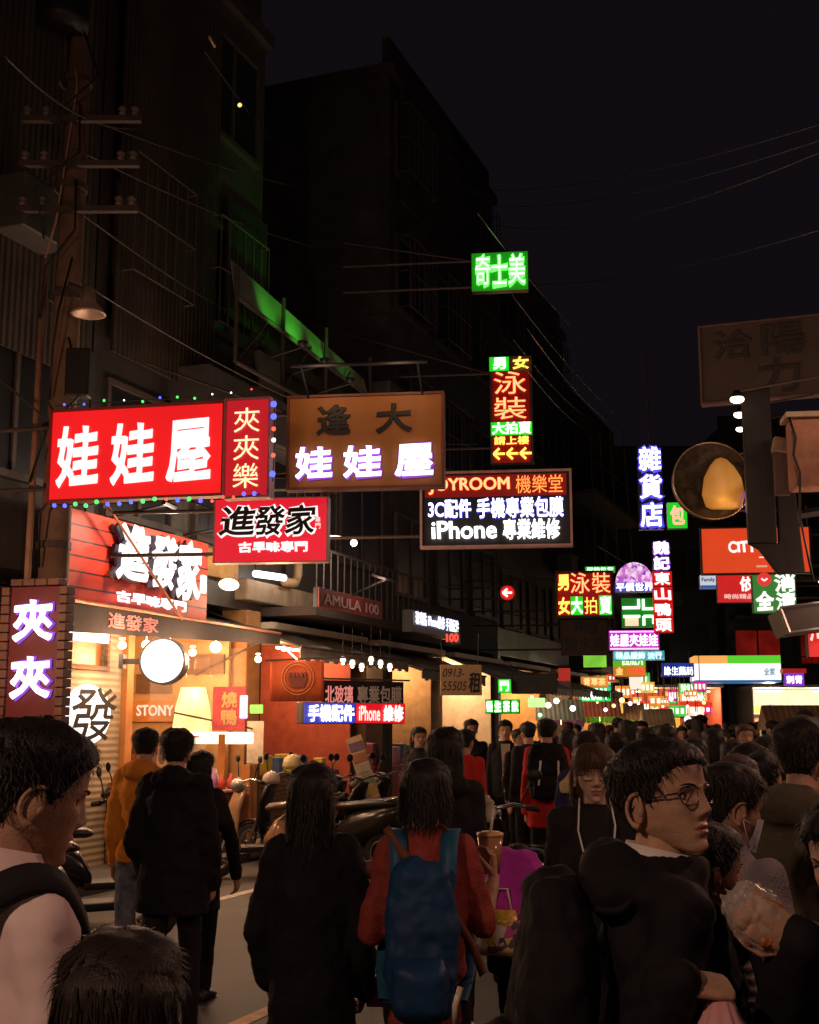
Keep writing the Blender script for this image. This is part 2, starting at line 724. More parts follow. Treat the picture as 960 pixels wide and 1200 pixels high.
b8 = block('dark block with painted red light in its windows over the bright store canopy', 0, 10, 13.0, wall=CONC_D, storeys=4, world=((12.2, 48.5, 0), 0.0), y0=.0, depth=8,
           lit={(0, 0): LRED, (0, 1): LRED, (1, 0): LRED, (0, 3): LRED}, balcony=True)
b9 = block('unlit shophouse across the road past the dark sign column', -10, 6, 12.0, side=1, wall=CONC_D, storeys=3)
b10 = block('unlit shophouse further along the far kerb', 6, 20, 11.0, side=1, wall=TILE_W, storeys=3)
b11 = block('unlit shophouse at the far end of the opposite row', 20, 36, 12.0, side=1, wall=CONC_D, storeys=3)

# green-washed roof fence along the low building
fs0, fz0 = PT(277, 303, .25)
fs1, fz1 = PT(432, 430, .25)
FLn, FH = fs1 - fs0, .52
fe = empty('roof_fence', 'mesh roof fence washed in green light above the brown lightbox', 'fence', S(fs0, .25, fz0 - FH), YAW_ALONG)
NETM = wavemat('roof_netting', (.38, .40, .34), (.72, .74, .66), 16, 'X', .7, .5)
dz = fz1 - fz0
MB().add([(0, 0, 0), (FLn, 0, dz), (FLn, .08, dz + FH * .6), (0, .08, FH), (0, .01, 0), (FLn, .01, dz), (FLn, .09, dz + FH * .6), (0, .09, FH)],
         [(0, 1, 2, 3), (7, 6, 5, 4), (0, 1, 5, 4), (3, 2, 6, 7), (0, 3, 7, 4), (1, 2, 6, 5)]).build('netting_panel', NETM, fe)
for x in (0, .3 * FLn, .62 * FLn, FLn):
    MB().bar((x, -.02, -.9), (x, -.02, FH * .8), .03).build('post', IRON, fe)
    MB().bar((x, -.03, -.9), (x + .9, -.03, -.05), .018).build('brace', IRON, fe)
MB().bar((0, -.035, -.02), (FLn, -.035, dz - .02), .03).build('rail', IRON, fe)
MB().bar((0, -.035, -.9), (FLn, -.035, -.9), .03).build('rail', IRON, fe)
MB().box(-.2, FLn + .6, .25, 2.5, -1.6, -.95).build('roof_slab', CONC_D, fe)
for k, (fx, pw) in enumerate(((.20, 26), (.36, 44), (.56, 20), (.78, 7))):  # added green lamps in place of a hidden green source
    fl = empty('added_green_lamp', 'small added green lamp shining up the mesh roof fence', 'lamp', S(fs0 + FLn * fx, .80, fz0 + dz * fx - FH - .45), YAW_ALONG, 'added green lamps of the roof fence')
    MB().lathe([(.01, 0), (.05, .01), (.07, .06), (.07, .08)]).build('lamp_body', DARK, fl, True)
    MB().bar((0, 0, 0), (0, .55, -.1), .015).build('lamp_arm', DARK, fl)
    sp = bpy.data.lights.new('green_beam', 'SPOT')
    sp.color = (.10, 1, .06)
    sp.energy = pw
    sp.spot_size = R(62)
    sp.spot_blend = .9
    sp.shadow_soft_size = .04
    so = bpy.data.objects.new('green_beam', sp)
    COL.objects.link(so)
    so.parent = fl
    so.location = (0, .03, .13)
    so.rotation_euler = Vector((.14, .62, .72)).to_track_quat('-Z', 'Y').to_euler()

# ------------------------------------------------------------------ market shop bays along the near row and the end block
SH_WALL = [mat('shop_wall_ochre', (.55, .33, .13), .7, var=.25), mat('shop_wall_white', (.62, .55, .45), .7, var=.2),
           mat('shop_wall_red', (.45, .09, .05), .7, var=.25), mat('shop_wall_tan', (.42, .27, .14), .7, var=.3)]
GOODS = [mat('goods_%d' % i, c, .5, var=.3) for i, c in enumerate([(.6, .08, .05), (.7, .55, .1), (.1, .2, .5), (.7, .68, .6), (.15, .4, .12), (.55, .25, .5), (.6, .35, .15)])]


def bay(label, loc, rz, L, wall, power, col=(1, .56, .26), depth=3.2, counter=True, n_lamps=2, h=3.05):
    e = empty('shop_interior', label, 'shop', loc, rz, 'lit open shop fronts along the street')
    MB().box(.27, L - .27, depth, depth + .06, .12, h).build('back_wall', wall, e)
    MB().box(.255, .30, .5, depth - .003, .12, h).build('side_wall', wall, e)
    MB().box(L - .30, L - .255, .5, depth - .003, .12, h).build('side_wall', wall, e)
    MB().box(.25, L - .25, .2, depth + .05, h + .004, h + .1).build('ceiling_panel', SH_WALL[1], e)
    if counter:
        c = MB().box(.5, L - .6, .55, 1.1, .12, .95)
        c.build('counter', random.choice([WOOD, RED_P, WHITE]), e, bevel=.02)
        for k in range(7):
            w = random.uniform(.14, .3)
            x = .55 + (L - 1.5) * k / 6.5
            MB().box(x, x + w, .62, .62 + random.uniform(.15, .35), .953, .953 + random.uniform(.1, .4)).build('tray', random.choice(GOODS), e, bevel=.015)
    sh = MB()
    for z in (.6, 1.1, 1.6, 2.1):
        sh.box(.4, L - .4, depth - .42, depth - .01, z, z + .03)
    sh.build('shelf', WHITE, e)
    for z in (.63, 1.13, 1.63, 2.13):
        x = .45
        while x < L - .6:
            w = random.uniform(.12, .34)
            MB().box(x, x + w * .9, depth - .36, depth - .1, z, z + random.uniform(.12, .36)).build('packet', random.choice(GOODS), e)
            x += w + random.choice([0, 0, .02, .15])
    for k in range(n_lamps):
        x = L * (k + .5) / n_lamps
        t = MB().tube([(x - .5, 1.3, h - .12), (x + .5, 1.3, h - .12)], .022, 8)
        t.build('tube_lamp', L_TUBE, e)
        lamp('tube_light', (x, 1.2, h - .3), col, 2.6 * power / n_lamps, e, .2)
    return e


bays = [
    (5.2, 4.0, 2, 42, 'snack shop with packed shelves under the pale canvas canopy'),
    (9.3, 3.9, 3, 60, 'orange walled phone case shop beside the lit phone repair sign'),
    (13.3, 3.9, 1, 60, 'pale walled shop behind the handwritten rental card'),
    (17.3, 4.2, 0, 70, 'ochre walled food shop under two green lit signs'),
    (21.6, 4.2, 3, 70, 'tan walled market shop with a pale awning down the street'),
    (26.0, 4.2, 0, 80, 'orange lit market shop under the watermelon juice sign'),
]
for s0, L, wi, pw, lb in bays:
    bay(lb, S(s0, -.1, 0), YAW_ALONG, L, SH_WALL[wi], pw)
for x0, L, wi, pw, lb in [(3.4, 4.2, 0, 90, 'ochre food stall front facing the street at the bend'), (7.8, 4.0, 2, 90, 'red walled stall front at the bend under the blue sign'),
                          (12.4, 4.4, 1, 170, 'bright white convenience store under a green striped canopy'), (17.0, 4.4, 0, 120, 'orange lit shop beside the bright convenience store')]:
    bay(lb, (x0, 46.2, 0), 0, L, SH_WALL[wi], pw, (1, .8, .6) if wi == 1 else (1, .66, .36))
# ================================================================== SIGNS
RED_F = em('red_lightbox', (.80, .012, .014), 1.0, var=.18, scale=.9)
RED_F2 = em('crimson_lightbox', (.72, .012, .03), 1.0, var=.15, scale=1.2)
WHT_F = em('white_letter', (1, .93, .90), 1.15)
CAS = mat('sign_casing', (.10, .045, .04), .5, var=.3)
CAS_B = mat('dark_casing', (.02, .018, .02), .5, var=.3)
N_RED = em('red_neon', (1, .17, .06), 4.5)
N_RED_D = em('deep_red_neon', (1, .03, .02), 1.6)
N_YEL = em('yellow_neon', (1, .42, .06), 3.0)
N_GRN = em('green_neon', (.12, 1, .1), 2.0)
N_GRN_H = em('green_halo', (.02, .75, .02), .8)
N_MINT = em('mint_tube', (.55, 1, .6), 3.2)
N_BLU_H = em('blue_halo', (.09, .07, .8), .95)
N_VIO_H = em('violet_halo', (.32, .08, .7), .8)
N_PUR = em('purple_face', (.42, .02, .36), 1.0)
N_PNK = em('pink_tube', (1, .38, .95), 2.2)
N_CYA = em('cyan_face', (.12, .55, .62), 1.0, var=.6, scale=6)
N_GRN_F = em('green_face', (.05, .42, .05), .75)
ORG_F = em('orange_face', (.85, .25, .03), .9, var=.3, scale=2)
YEL_L = em('yellow_letter', (1, .55, .2), 1.4)
RED_L = em('red_letter', (1, .05, .03), 1.5)
RED_HALO = em('red_halo', (.75, .01, .01), .7)

# --- red lightbox with three white characters, hung over the street
e, w, h = panel_sign('hanging_sign', 'wide red lightbox with three bold white characters edged by coloured bulbs', 57, 258, 483.5, 586, 12.0, RED_F, yaw=R(-12), side=CAS, frame=mat('red_frame', (.25, .03, .03), .5), fw=.025, bracket=-.7)
wr(e, '娃', (.045, .285, .16, .81), WHT_F, 'bold', .027)
wr(e, '娃', (.365, .61, .16, .81), WHT_F, 'bold', .027)
wr(e, '屋', (.69, .935, .16, .81), WHT_F, 'bold', .027)
sign1 = (e, w, h)
# --- narrow red sign with warm characters
e, w, h = panel_sign('hanging_sign', 'narrow upright red sign with three cream neon characters beside the wide lightbox', 263, 313, 470, 582, 11.55, yaw=R(-12), face=em('dim_red_face', (.52, .012, .02), .85), side=CAS, frame=mat('pinkish_frame', (.45, .16, .15), .5), fw=.02)
wr(e, '夾夾樂', (.2, .8, .06, .93), em('cream_neon', (1, .62, .34), 1.8), 'fill', vertical=True, y=-.02)
sign2 = (e, w, h)
# --- brown board
BRN = mat('brown_board', (.46, .175, .038), .55, var=.12, scale=3)
e, w, h = panel_sign('hanging_sign', 'brown board with two black characters above three white lit characters', 338, 517, 467, 572, 12.6, BRN, side=CAS_B, frame=mat('brown_frame', (.22, .08, .05), .5), fw=.025, bracket=-1.6)
wr(e, '逢', (.19, .40, .585, .90), INK, 'bold', .03)
wr(e, '大', (.575, .80, .59, .90), INK, 'bold', .03)
for a, b, c in ((.055, .29, '娃'), (.37, .61, '娃'), (.705, .945, '屋')):
    wr(e, c, (a, b, .10, .43), N_VIO_H, 'bold', .055, y=-.014, name='letter_glow')  # wider violet copy imitates the halo round each lit character
    wr(e, c, (a, b, .10, .43), L_WHITE, 'bold', .024, y=-.05)
LB = e
# a strip lamp over the brown board lights its face
sl = MB().tube([(.1, -.42, h + .22), (w - .1, -.42, h + .22)], .02, 8)
sl.bar((.2, 0, h), (.2, -.42, h + .22), .012).bar((w - .2, 0, h), (w - .2, -.42, h + .22), .012)
sl.build('strip_lamp', DARK, e)
for fx in (.25, .75):
    lamp('strip_light', (w * fx, -.55, h + .12), (1, .62, .35), 4.6, e, .15)
# --- crimson lightbox of the roast shop
e, w, h = panel_sign('hanging_sign', 'crimson lightbox with black brush characters outlined in white', 251, 382, 586, 659, 13.4, RED_F2, side=em('pale_box_edge', (.6, .25, .3), .35), frame=mat('pale_frame', (.6, .35, .3), .4), fw=.012, bracket=-1.2)
for a, b, c in ((.05, .37, '進'), (.37, .63, '發'), (.64, .90, '家')):
    wr(e, c, (a, b, .42, .87), WHT_F, 'fat', .062, y=-.006, name='letter_outline', shear=.12)
    wr(e, c, (a, b, .42, .87), INK, 'bold', .022, y=-.05, shear=.12)
wr(e, '古早味專門', (.22, .83, .15, .31), WHT_F, 'bold', .04)
wr(e, '專門', (.90, .945, .50, .70), WHT_F, 'fill', vertical=True)

# --- phone accessory sign
e, w, h = panel_sign('hanging_sign', 'black framed sign lettered in red and white for phone films and repairs', 495, 668, 556, 640, 16.0, CAS_B, side=CAS_B, frame=mat('pink_frame', (.5, .3, .28), .5), fw=.03, bracket=-2.2)
MB().box(.02 * w, .98 * w, -.012, -.004, .67 * h, .97 * h).build('red_band', em('red_band_glow', (.22, .008, .006), .6), e)
wr(e, 'JOYROOM', (.05, .595, .71, .93), N_RED, 'bold', .022, y=-.03)
wr(e, '機樂堂', (.64, .955, .70, .95), em('orange_neon', (1, .22, .04), 2.2), 'fill', y=-.03)
for s_, box in (('3C配件', (.045, .335, .38, .63)), ('手機專業包膜', (.375, .955, .37, .64))):
    wr(e, s_, box, N_BLU_H, 'bold', .05, y=-.016, name='letter_glow')  # blue layer behind the white imitates its glow
    wr(e, s_, box, L_WHITE, 'bold', .018, y=-.04)
wr(e, 'iPhone', (.07, .505, .09, .33), L_WHITE, 'bold', .02, y=-.04)
wr(e, '專業維修', (.55, .93, .07, .34), L_WHITE, 'bold', .02, y=-.04)

# --- tall swimwear neon
NB = mat('neon_backing', (.06, .05, .05), .6)
e, w, h = panel_sign('neon_sign', 'tall narrow neon of red swimwear characters with three arrows under green blocks', 575, 625, 418, 543, 22.0, NB, side=CAS_B, bracket=-4.0)
MB().box(0, .46 * w, -.03, -.004, .86 * h, .99 * h).build('green_block', N_GRN_H, e)
wr(e, '男', (.1, .38, .875, .975), L_WHITE, 'bold', .03, y=-.06)
wr(e, '女', (.56, .92, .87, .98), N_YEL, 'bold', .03, y=-.06)
wr(e, '泳', (.10, .86, .635, .845), N_RED, 'fill', y=-.06)
wr(e, '裝', (.10, .86, .40, .605), N_RED, 'fill', y=-.06)
MB().box(.02 * w, .98 * w, -.03, -.004, .255 * h, .375 * h).build('green_block', N_GRN_H, e)
wr(e, '大拍賣', (.06, .95, .265, .37), L_WHITE, 'bold', .02, y=-.06)
wr(e, '請上樓', (.1, .9, .165, .24), N_YEL, 'bold', .02, y=-.06)
MB().box(.06 * w, .94 * w, -.02, -.004, .0, .85 * h).build('red_glow_face', em('faint_red_face', (.3, .006, .004), .30), e)


def arrow(parent, x0, x1, z0, z1, m, y=-.06, t=.012):
    zm = (z0 + z1) / 2
    mb = MB().bar((x0, y, zm), (x1, y, zm), t).bar((x0, y, zm), ((x0 + x1) / 2, y, z1), t).bar((x0, y, zm), ((x0 + x1) / 2, y, z0), t)
    return mb.build('arrow', m, parent)


for k in range(3):
    arrow(e, (.08 + .31 * k) * w, (.34 + .31 * k) * w, .03 * h, .13 * h, N_YEL, t=.022)
# --- green rooftop sign
e, w, h = panel_sign('neon_sign', 'green glowing sign of three characters high in the dark', 553, 619, 297, 341, 20.0, em('green_backing', (.02, .45, .012), .42), side=CAS_B, bracket=-2.2)
for a, b, c in ((.07, .34, '奇'), (.36, .64, '士'), (.66, .95, '美')):
    wr(e, c, (a, b, .12, .90), N_GRN, 'bold', .05, y=-.02, name='letter_glow')  # broad green copy imitates the glow round the tube
    wr(e, c, (a, b, .12, .90), em('pale_green_tube', (.75, 1, .75), 1.6), 'fill', y=-.07)
# --- blue-white grocery sign
e, w, h = panel_sign('neon_sign', 'upright sign of three white grocery characters haloed in blue', 749, 779, 522, 620, 24.0, CAS_B, side=CAS_B)
for i, c in enumerate('雜貨店'):
    z = 1 - (i + 1) / 3
    wr(e, c, (.08, .92, z + .025, z + .30), N_BLU_H, 'fat', .085, y=-.016, name='letter_glow')  # fat blue copy paints the halo behind the white character
    wr(e, c, (.08, .92, z + .025, z + .30), L_WHITE, 'bold', .018, y=-.07)
MB().bar((w / 2, .1, h), (w / 2, .1, h + 2), .02).build('hanger', IRON, e)
e, w, h = panel_sign('neon_sign', 'small green framed sign with a red character half behind the round disc', 783, 806, 589, 619, 23.5, N_GRN_H, side=CAS_B)
wr(e, '包', (.15, .85, .15, .85), em('red_on_cream', (1, .35, .25), 1.6), 'bold', .03)
# --- vertical duck-head sign
e, w, h = panel_sign('neon_sign', 'tall upright sign with two white characters above four in red blocks', 768, 788, 634, 742, 27.0, CAS_B, side=CAS_B)
for i, c in enumerate('魏記東山鴨頭'):
    z = 1 - (i + 1) / 6
    if i < 2:
        wr(e, c, (.05, .95, z + .02, z + .155), N_VIO_H, 'fat', .08, y=-.016, name='letter_glow')  # fat violet copy paints the glow of the white character
        wr(e, c, (.05, .95, z + .02, z + .155), L_WHITE, 'bold', .02, y=-.06)
    else:
        MB().box(-.08 * w, 1.08 * w, -.03, -.004, (z + .005) * h, (z + .163) * h).build('red_block', RED_HALO, e)
        wr(e, c, (.05, .95, z + .02, z + .15), em('pale_pink_letter', (1, .75, .7), 2.0), 'bold', .02, y=-.06)
# --- wide swimwear sign
e, w, h = panel_sign('neon_sign', 'wide swimwear neon of red yellow and green characters in two rows', 653, 718, 671, 723, 27.0, NB, side=CAS_B, frame=IRON, fw=.03, bracket=-2.5)
MB().box(.02 * w, .98 * w, -.02, -.004, .03 * h, .97 * h).build('red_glow_face', em('swim_red_face', (.35, .006, .004), .5), e)
wr(e, '男', (.03, .22, .60, .93), N_YEL, 'bold', .03, y=-.06)
wr(e, '泳', (.25, .60, .52, .98), N_RED, 'fill', y=-.06)
wr(e, '裝', (.64, .97, .52, .98), N_RED, 'fill', y=-.06)
wr(e, '女', (.03, .23, .06, .42), N_YEL, 'bold', .03, y=-.06)
MB().box(.25 * w, .47 * w, -.03, -.021, .04 * h, .45 * h).build('green_block', N_GRN_H, e)
wr(e, '大', (.26, .46, .07, .43), em('mint_letter', (.7, 1, .8), 1.8), 'bold', .03, y=-.06)
wr(e, '拍', (.50, .72, .06, .43), N_YEL, 'fill', y=-.06)
MB().box(.76 * w, .99 * w, -.03, -.021, .03 * h, .47 * h).build('green_block', N_GRN_H, e)
wr(e, '賣', (.78, .97, .07, .43), L_WHITE, 'bold', .03, y=-.06)
# --- thin green sign edge above
e, w, h = panel_sign('neon_sign', 'thin green lit sign strip above the wide swimwear neon', 686, 721, 664, 671, 28.5, N_GRN_F, side=CAS_B)
wr(e, '服飾批發', (.05, .95, .2, .85), N_MINT, 'fill')
# --- half-dome sign
e, w, h = panel_sign('dome_sign', 'half round violet patterned sign with white characters along its base', 721, 767, 683, 694, 28.0, em('dome_base', (.10, .08, .45), .8), side=CAS_B)
DOM = em('dome_face', (.55, .3, .75), 1.0)
n_, l_, b_ = DOM.node_tree.nodes, DOM.node_tree.links, DOM.node_tree.nodes['Principled BSDF']
vo = n_.new('ShaderNodeTexVoronoi')
vo.inputs['Scale'].default_value = 17
tc_ = n_.new('ShaderNodeTexCoord')
l_.new(tc_.outputs['Object'], vo.inputs['Vector'])
cr_ = n_.new('ShaderNodeValToRGB')
cr_.color_ramp.elements[0].color = (.10, .05, .5, 1)
cr_.color_ramp.elements[1].color = (.9, .75, .95, 1)
cr_.color_ramp.elements.new(.35).color = (.7, .15, .55, 1)
sx_ = n_.new('ShaderNodeSeparateXYZ')
l_.new(vo.outputs['Color'], sx_.inputs[0])
l_.new(sx_.outputs[0], cr_.inputs[0])
l_.new(cr_.outputs[0], b_.inputs['Emission Color'])
poly = [(w * .02 + w * .96 * (1 - math.cos(math.pi * i / 16)) / 2, h + math.sin(math.pi * i / 16) * .46) for i in range(17)]
MB().prism(poly, 0, .15).build('dome_panel', DOM, e)
wr(e, '平價世界', (.03, .97, .1, .95), L_WHITE, 'bold', .015, y=-.03)
# --- green tube panel under the dome
e, w, h = panel_sign('neon_sign', 'green tube sign of bars and boxes under the half round sign', 729, 768, 701, 735, 30.0, em('dark_green_face', (.012, .16, .012), .8), side=CAS_B)
g = MB()
for x0, x1, z in ((.03, .55, .66), (.62, .97, .62), (.05, .55, .36), (.66, .95, .36)):
    g.bar((x0 * w, -.05, z * h), (x1 * w, -.05, z * h), .035)
for x, z0, z1 in ((.52, .66, .95), (.66, .62, .95), (.66, .05, .36), (.95, .1, .36)):
    g.bar((x * w, -.05, z0 * h), (x * w, -.05, z1 * h), .03)
g.build('tube', N_MINT, e)
MB().box(.1 * w, .5 * w, -.03, -.005, .04 * h, .3 * h).build('lit_block', em('peach_block', (1, .5, .35), 1.5), e)
# --- purple claw sign
e, w, h = panel_sign('neon_sign', 'purple lightbox of white characters between two pink tubes', 714, 773, 739, 762, 31.0, N_PUR, side=CAS_B)
wr(e, '娃屋夾娃娃', (.03, .97, .2, .80), em('lilac_letter', (1, .85, 1), 2.2), 'bold', .02, y=-.03)
MB().bar((.02 * w, -.04, .93 * h), (.98 * w, -.04, .93 * h), .02).bar((.02 * w, -.04, .06 * h), (.98 * w, -.04, .06 * h), .02).build('tube', N_PNK, e)
e, w, h = panel_sign('neon_sign', 'pale cyan lit strip under the purple lightbox', 719, 779, 763, 774, 32.0, N_CYA, side=CAS_B)
wr(e, '精品服飾 流行', (.05, .95, .15, .85), em('ice_letter', (.7, 1, 1), 1.6), 'bold', .02)
# --- dull board
e, w, h = panel_sign('hanging_sign', 'unlit brown board with faded dark characters under the wide swimwear neon', 659, 713, 726, 767, 27.5, mat('faded_brown', (.12, .075, .05), .7), side=CAS_B, frame=IRON, fw=.02, bracket=-2.2)
wr(e, 'BJ', (.33, .75, .58, .92), INK, 'bold', .03)
wr(e, '鹽水雞', (.06, .95, .1, .5), INK, 'bold', .02)
# --- juice and far small signs
e, w, h = panel_sign('hanging_sign', 'green over orange juice sign with a price in red', 719, 757, 769, 793, 33.0, em('orange_board', (.62, .22, .015), .8), side=CAS_B)
MB().box(0, w, -.012, -.003, .5 * h, h).build('green_band', em('lime_band', (.12, .55, .02), .8), e)
wr(e, '西瓜汁', (.28, .97, .56, .95), em('pale_lime', (.75, 1, .6), 1.5), 'bold', .03, y=-.03)
wr(e, '19元', (.45, .95, .1, .42), RED_L, 'bold', .03)
wr(e, '金', (.08, .3, .1, .45), YEL_L, 'bold', .02)
e, w, h = panel_sign('hanging_sign', 'small lime green lit panel fading to orange beside the juice sign', 684, 711, 767, 782, 34.0, em('lime_panel', (.25, .72, .05), 1.0, var=.5), side=CAS_B)
e, w, h = panel_sign('hanging_sign', 'orange lit panel with yellow characters over a green tea sign', 681, 713, 793, 805, 35.0, ORG_F, side=CAS_B)
wr(e, '青草茶', (.1, .9, .15, .85), YEL_L, 'bold', .03)
e, w, h = panel_sign('hanging_sign', 'bright green lit tea sign with white characters at the stalls', 679, 716, 805, 822, 35.5, em('emerald_face', (.03, .62, .12), 1.0), side=CAS_B)
wr(e, '楊桃汁', (.06, .94, .12, .88), L_WHITE, 'bold', .03)
e, w, h = panel_sign('hanging_sign', 'blue shop sign with white characters beside the bright canopy', 776, 814, 777, 793, 41.0, em('blue_board', (.02, .045, .35), .8), side=CAS_B, yaw=0.0)
wr(e, '詠生藥局', (.07, .95, .12, .72), L_WHITE, 'bold', .02)
e, w, h = panel_sign('hanging_sign', 'stacked green and orange lit sign with a red strip over the stalls', 797, 829, 801, 822, 40.0, em('green_orange', (.1, .6, .08), 1.0), side=CAS_B, yaw=0.0)
MB().box(0, w, -.012, -.003, 0, .45 * h).build('orange_band', em('apricot_band', (1, .35, .12), 1.2), e)
wr(e, '珍奶綠茶', (.05, .95, .52, .95), em('pale_mint2', (.8, 1, .8), 1.6), 'bold', .03)
wr(e, '紅茶冰', (.1, .9, .06, .42), L_WHITE, 'bold', .03)
MB().box(-.1 * w, 1.1 * w, -.3, .1, -.3 * h, -.05 * h).build('red_strip', em('red_strip', (.8, .04, .02), .9), e)
# --- green LED signs near the rental card
e, w, h = panel_sign('led_sign', 'small green LED board with pale characters under the striped awning', 569, 609, 820, 836, 24.0, CAS_B, side=CAS_B)
for k, c in enumerate('養生茶飲'):
    MB().box((k * .25 + .01) * w, (k * .25 + .23) * w, -.02, -.004, .06 * h, .94 * h).build('green_block', N_GRN_H, e)
    wr(e, c, (k * .25 + .03, k * .25 + .21, .14, .88), L_WHITE, 'bold', .03, y=-.05)
e, w, h = panel_sign('led_sign', 'plain glowing lime panel beside the green LED board', 619, 639, 818, 829, 25.0, em('lime_glow', (.45, 1, .25), 1.5), side=CAS_B)
e, w, h = panel_sign('led_sign', 'square green lit character on the dark board', 584, 599, 796, 812, 24.5, N_GRN_H, side=CAS_B)
wr(e, '門', (.18, .82, .15, .85), em('mint_glow', (.5, 1, .6), 2.2), 'bold', .04, y=-.04)
e, w, h = panel_sign('hanging_sign', 'dark unlit fascia board with faint characters behind the green lit one', 601, 652, 791, 812, 24.8, CAS_B, side=CAS_B, frame=IRON, fw=.02)
wr(e, '中西藥美妝', (.05, .95, .2, .8), mat('grey_letter', (.06, .06, .06), .6), 'bold', .02)
# --- blue-white LED strip
e, w, h = panel_sign('led_sign', 'dark LED board with a line of small blue white characters', 484, 537, 714, 740, 20.5, CAS_B, yaw=YAW_ALONG, side=CAS_B)
wr(e, '玻璃貼 iPhone維修 手機配件', (.02, .98, .35, .95), em('cold_led', (.72, .75, 1), 2.4), 'bold', .012, y=-.03)
e, w, h = panel_sign('led_sign', 'tiny board showing a red lit price below the blue white characters', 522, 538, 741, 754, 20.8, CAS_B, side=CAS_B)
wr(e, '100', (.1, .95, .15, .85), RED_L, 'bold', .05)
# --- red arrow
e, w, h = panel_sign('neon_sign', 'round red lit arrow sign pointing to the shops', 586, 604, 686, 704, 26.0, NB, side=CAS_B, bracket=-2.5)
MB().lathe([(.0, 0), (.15, 0), (.15, .02), (0, .02)], 24, Matrix.Translation((w / 2, -.004, h / 2)) @ Matrix.Rotation(R(90), 4, 'X')).build('red_disc', RED_HALO, e)
arrow(e, .2 * w, .8 * w, .25 * h, .75 * h, em('blush_tube', (1, .6, .5), 3), -.06, .022)
# --- orange card sign text board behind: phone film banner
e, w, h = panel_sign('banner', 'black cloth banner with white characters for glass film', 378, 473, 797, 831, 16.4, CANV_D, yaw=YAW_ALONG - R(35), depth=.02)
wr(e, '北玻璃', (.03, .36, .2, .82), em('rose_letter', (.8, .25, .22), .8), 'bold', .02, y=-.006)
wr(e, '專業包膜', (.42, .97, .2, .82), mat('cloth_white', (.75, .7, .66), .7), 'bold', .02, y=-.006)
MB().bar((-.1, .01, h + .02), (w + .1, .01, h + .02), .014).build('pole', STEEL, e)
e, w, h = panel_sign('led_sign', 'long LED sign half blue and half red for phone parts and repairs', 356, 474, 823, 848, 15.9, CAS_B, yaw=YAW_ALONG - R(35), side=CAS_B)
MB().box(0, .49 * w, -.015, -.004, .02 * h, .98 * h).build('blue_half', em('blue_led_face', (.05, .06, .5), .8), e)
MB().box(.5 * w, w, -.015, -.004, .02 * h, .98 * h).build('red_half', em('red_led_face', (.75, .01, .02), .85), e)
wr(e, '手機配件', (.03, .47, .12, .88), L_WHITE, 'bold', .03, y=-.04)
wr(e, 'iPhone', (.52, .73, .15, .85), em('pink_led', (1, .5, .45), 2), 'bold', .02, y=-.04)
wr(e, '維修', (.77, .97, .12, .88), em('pink_led2', (1, .7, .6), 2.2), 'bold', .03, y=-.04)
# --- handwritten rental card
CARD = mat('manila_card', (.62, .42, .22), .8, var=.1)
e, w, h = panel_sign('rental_card', 'hanging tan card with a handwritten number and the character for rent', 516, 565, 779, 815, 15.5, CARD, yaw=R(4), depth=.012)
wr(e, '0913-', (.06, .58, .60, .88), INK, 'fill', shear=.25, y=-.004)
wr(e, '55505', (.04, .64, .16, .46), INK, 'fill', shear=.25, y=-.004)
wr(e, '租', (.68, .95, .10, .74), INK, 'bold', .02, y=-.004, shear=.15)
MB().bar((.05, .006, h), (.02, .3, h + .4), .004, 4).bar((w - .05, .006, h), (w, .3, h + .4), .004, 4).build('string', INK, e)
# --- slanted lettered board over the canopy
e, w, h = panel_sign('hanging_sign', 'tilted red lettered board above the pale canvas canopy', 374, 448, 688, 711, 16.8, mat('dark_red_board', (.25, .04, .03), .6), yaw=YAW_ALONG, depth=.08, side=CAS_B)
wr(e, 'AMULA 100', (.06, .92, .2, .75), mat('washed_letter', (.75, .6, .55), .6), 'bold', .02)
lamp('spill', (w * .5, -.5, h + .15), (1, .55, .45), 5, e, .1)
MB().bar((w * .5, 0, h), (w * .5, -.5, h + .2), .015).bar((.3 * w, -.5, h + .22), (.7 * w, -.5, h + .22), .025).build('strip_lamp', DARK, e)

# --- signs on the far kerb
e, w, h = panel_sign('hanging_sign', 'large orange red lightbox with white Latin capitals under the round disc', 824, 950, 620, 672, 19.0, em('vermilion_face', (.70, .055, .012), .95, var=.12), side=CAS_B, frame=CAS_B, fw=.02, bracket=2.5)
wr(e, 'CITY', (.25, .50, .46, .70), WHT_F, 'bold', .035)
MB().box(.53 * w, .62 * w, -.012, -.004, .33 * h, .35 * h).build('dash', WHT_F, e)
MB().box(.50 * w, .60 * w, -.012, -.004, .12 * h, .16 * h).build('dash', em('dim_letter', (.8, .4, .3), .8), e)
e, w, h = panel_sign('hanging_sign', 'red lightbox with white characters beside the green pharmacy sign', 842, 905, 674, 706, 21.0, em('scarlet_face', (.62, .02, .018), .95, var=.15), side=CAS_B, bracket=3.0)
wr(e, '依夢', (.42, .92, .40, .92), WHT_F, 'bold', .03)
wr(e, '時尚精品服飾', (.12, .95, .12, .30), em('blush_letter', (1, .6, .55), .9), 'bold', .02)
e, w, h = panel_sign('hanging_sign', 'green lightbox with white characters and a red badge', 884, 934, 674, 718, 18.0, em('leaf_green_face', (.018, .20, .03), .85, var=.15), side=CAS_B, bracket=2.5)
wr(e, '消', (.52, .98, .56, 1.0), WHT_F, 'bold', .035)
wr(e, '全', (.06, .46, .08, .54), WHT_F, 'bold', .04)
wr(e, '清', (.54, .98, .06, .52), WHT_F, 'bold', .035)
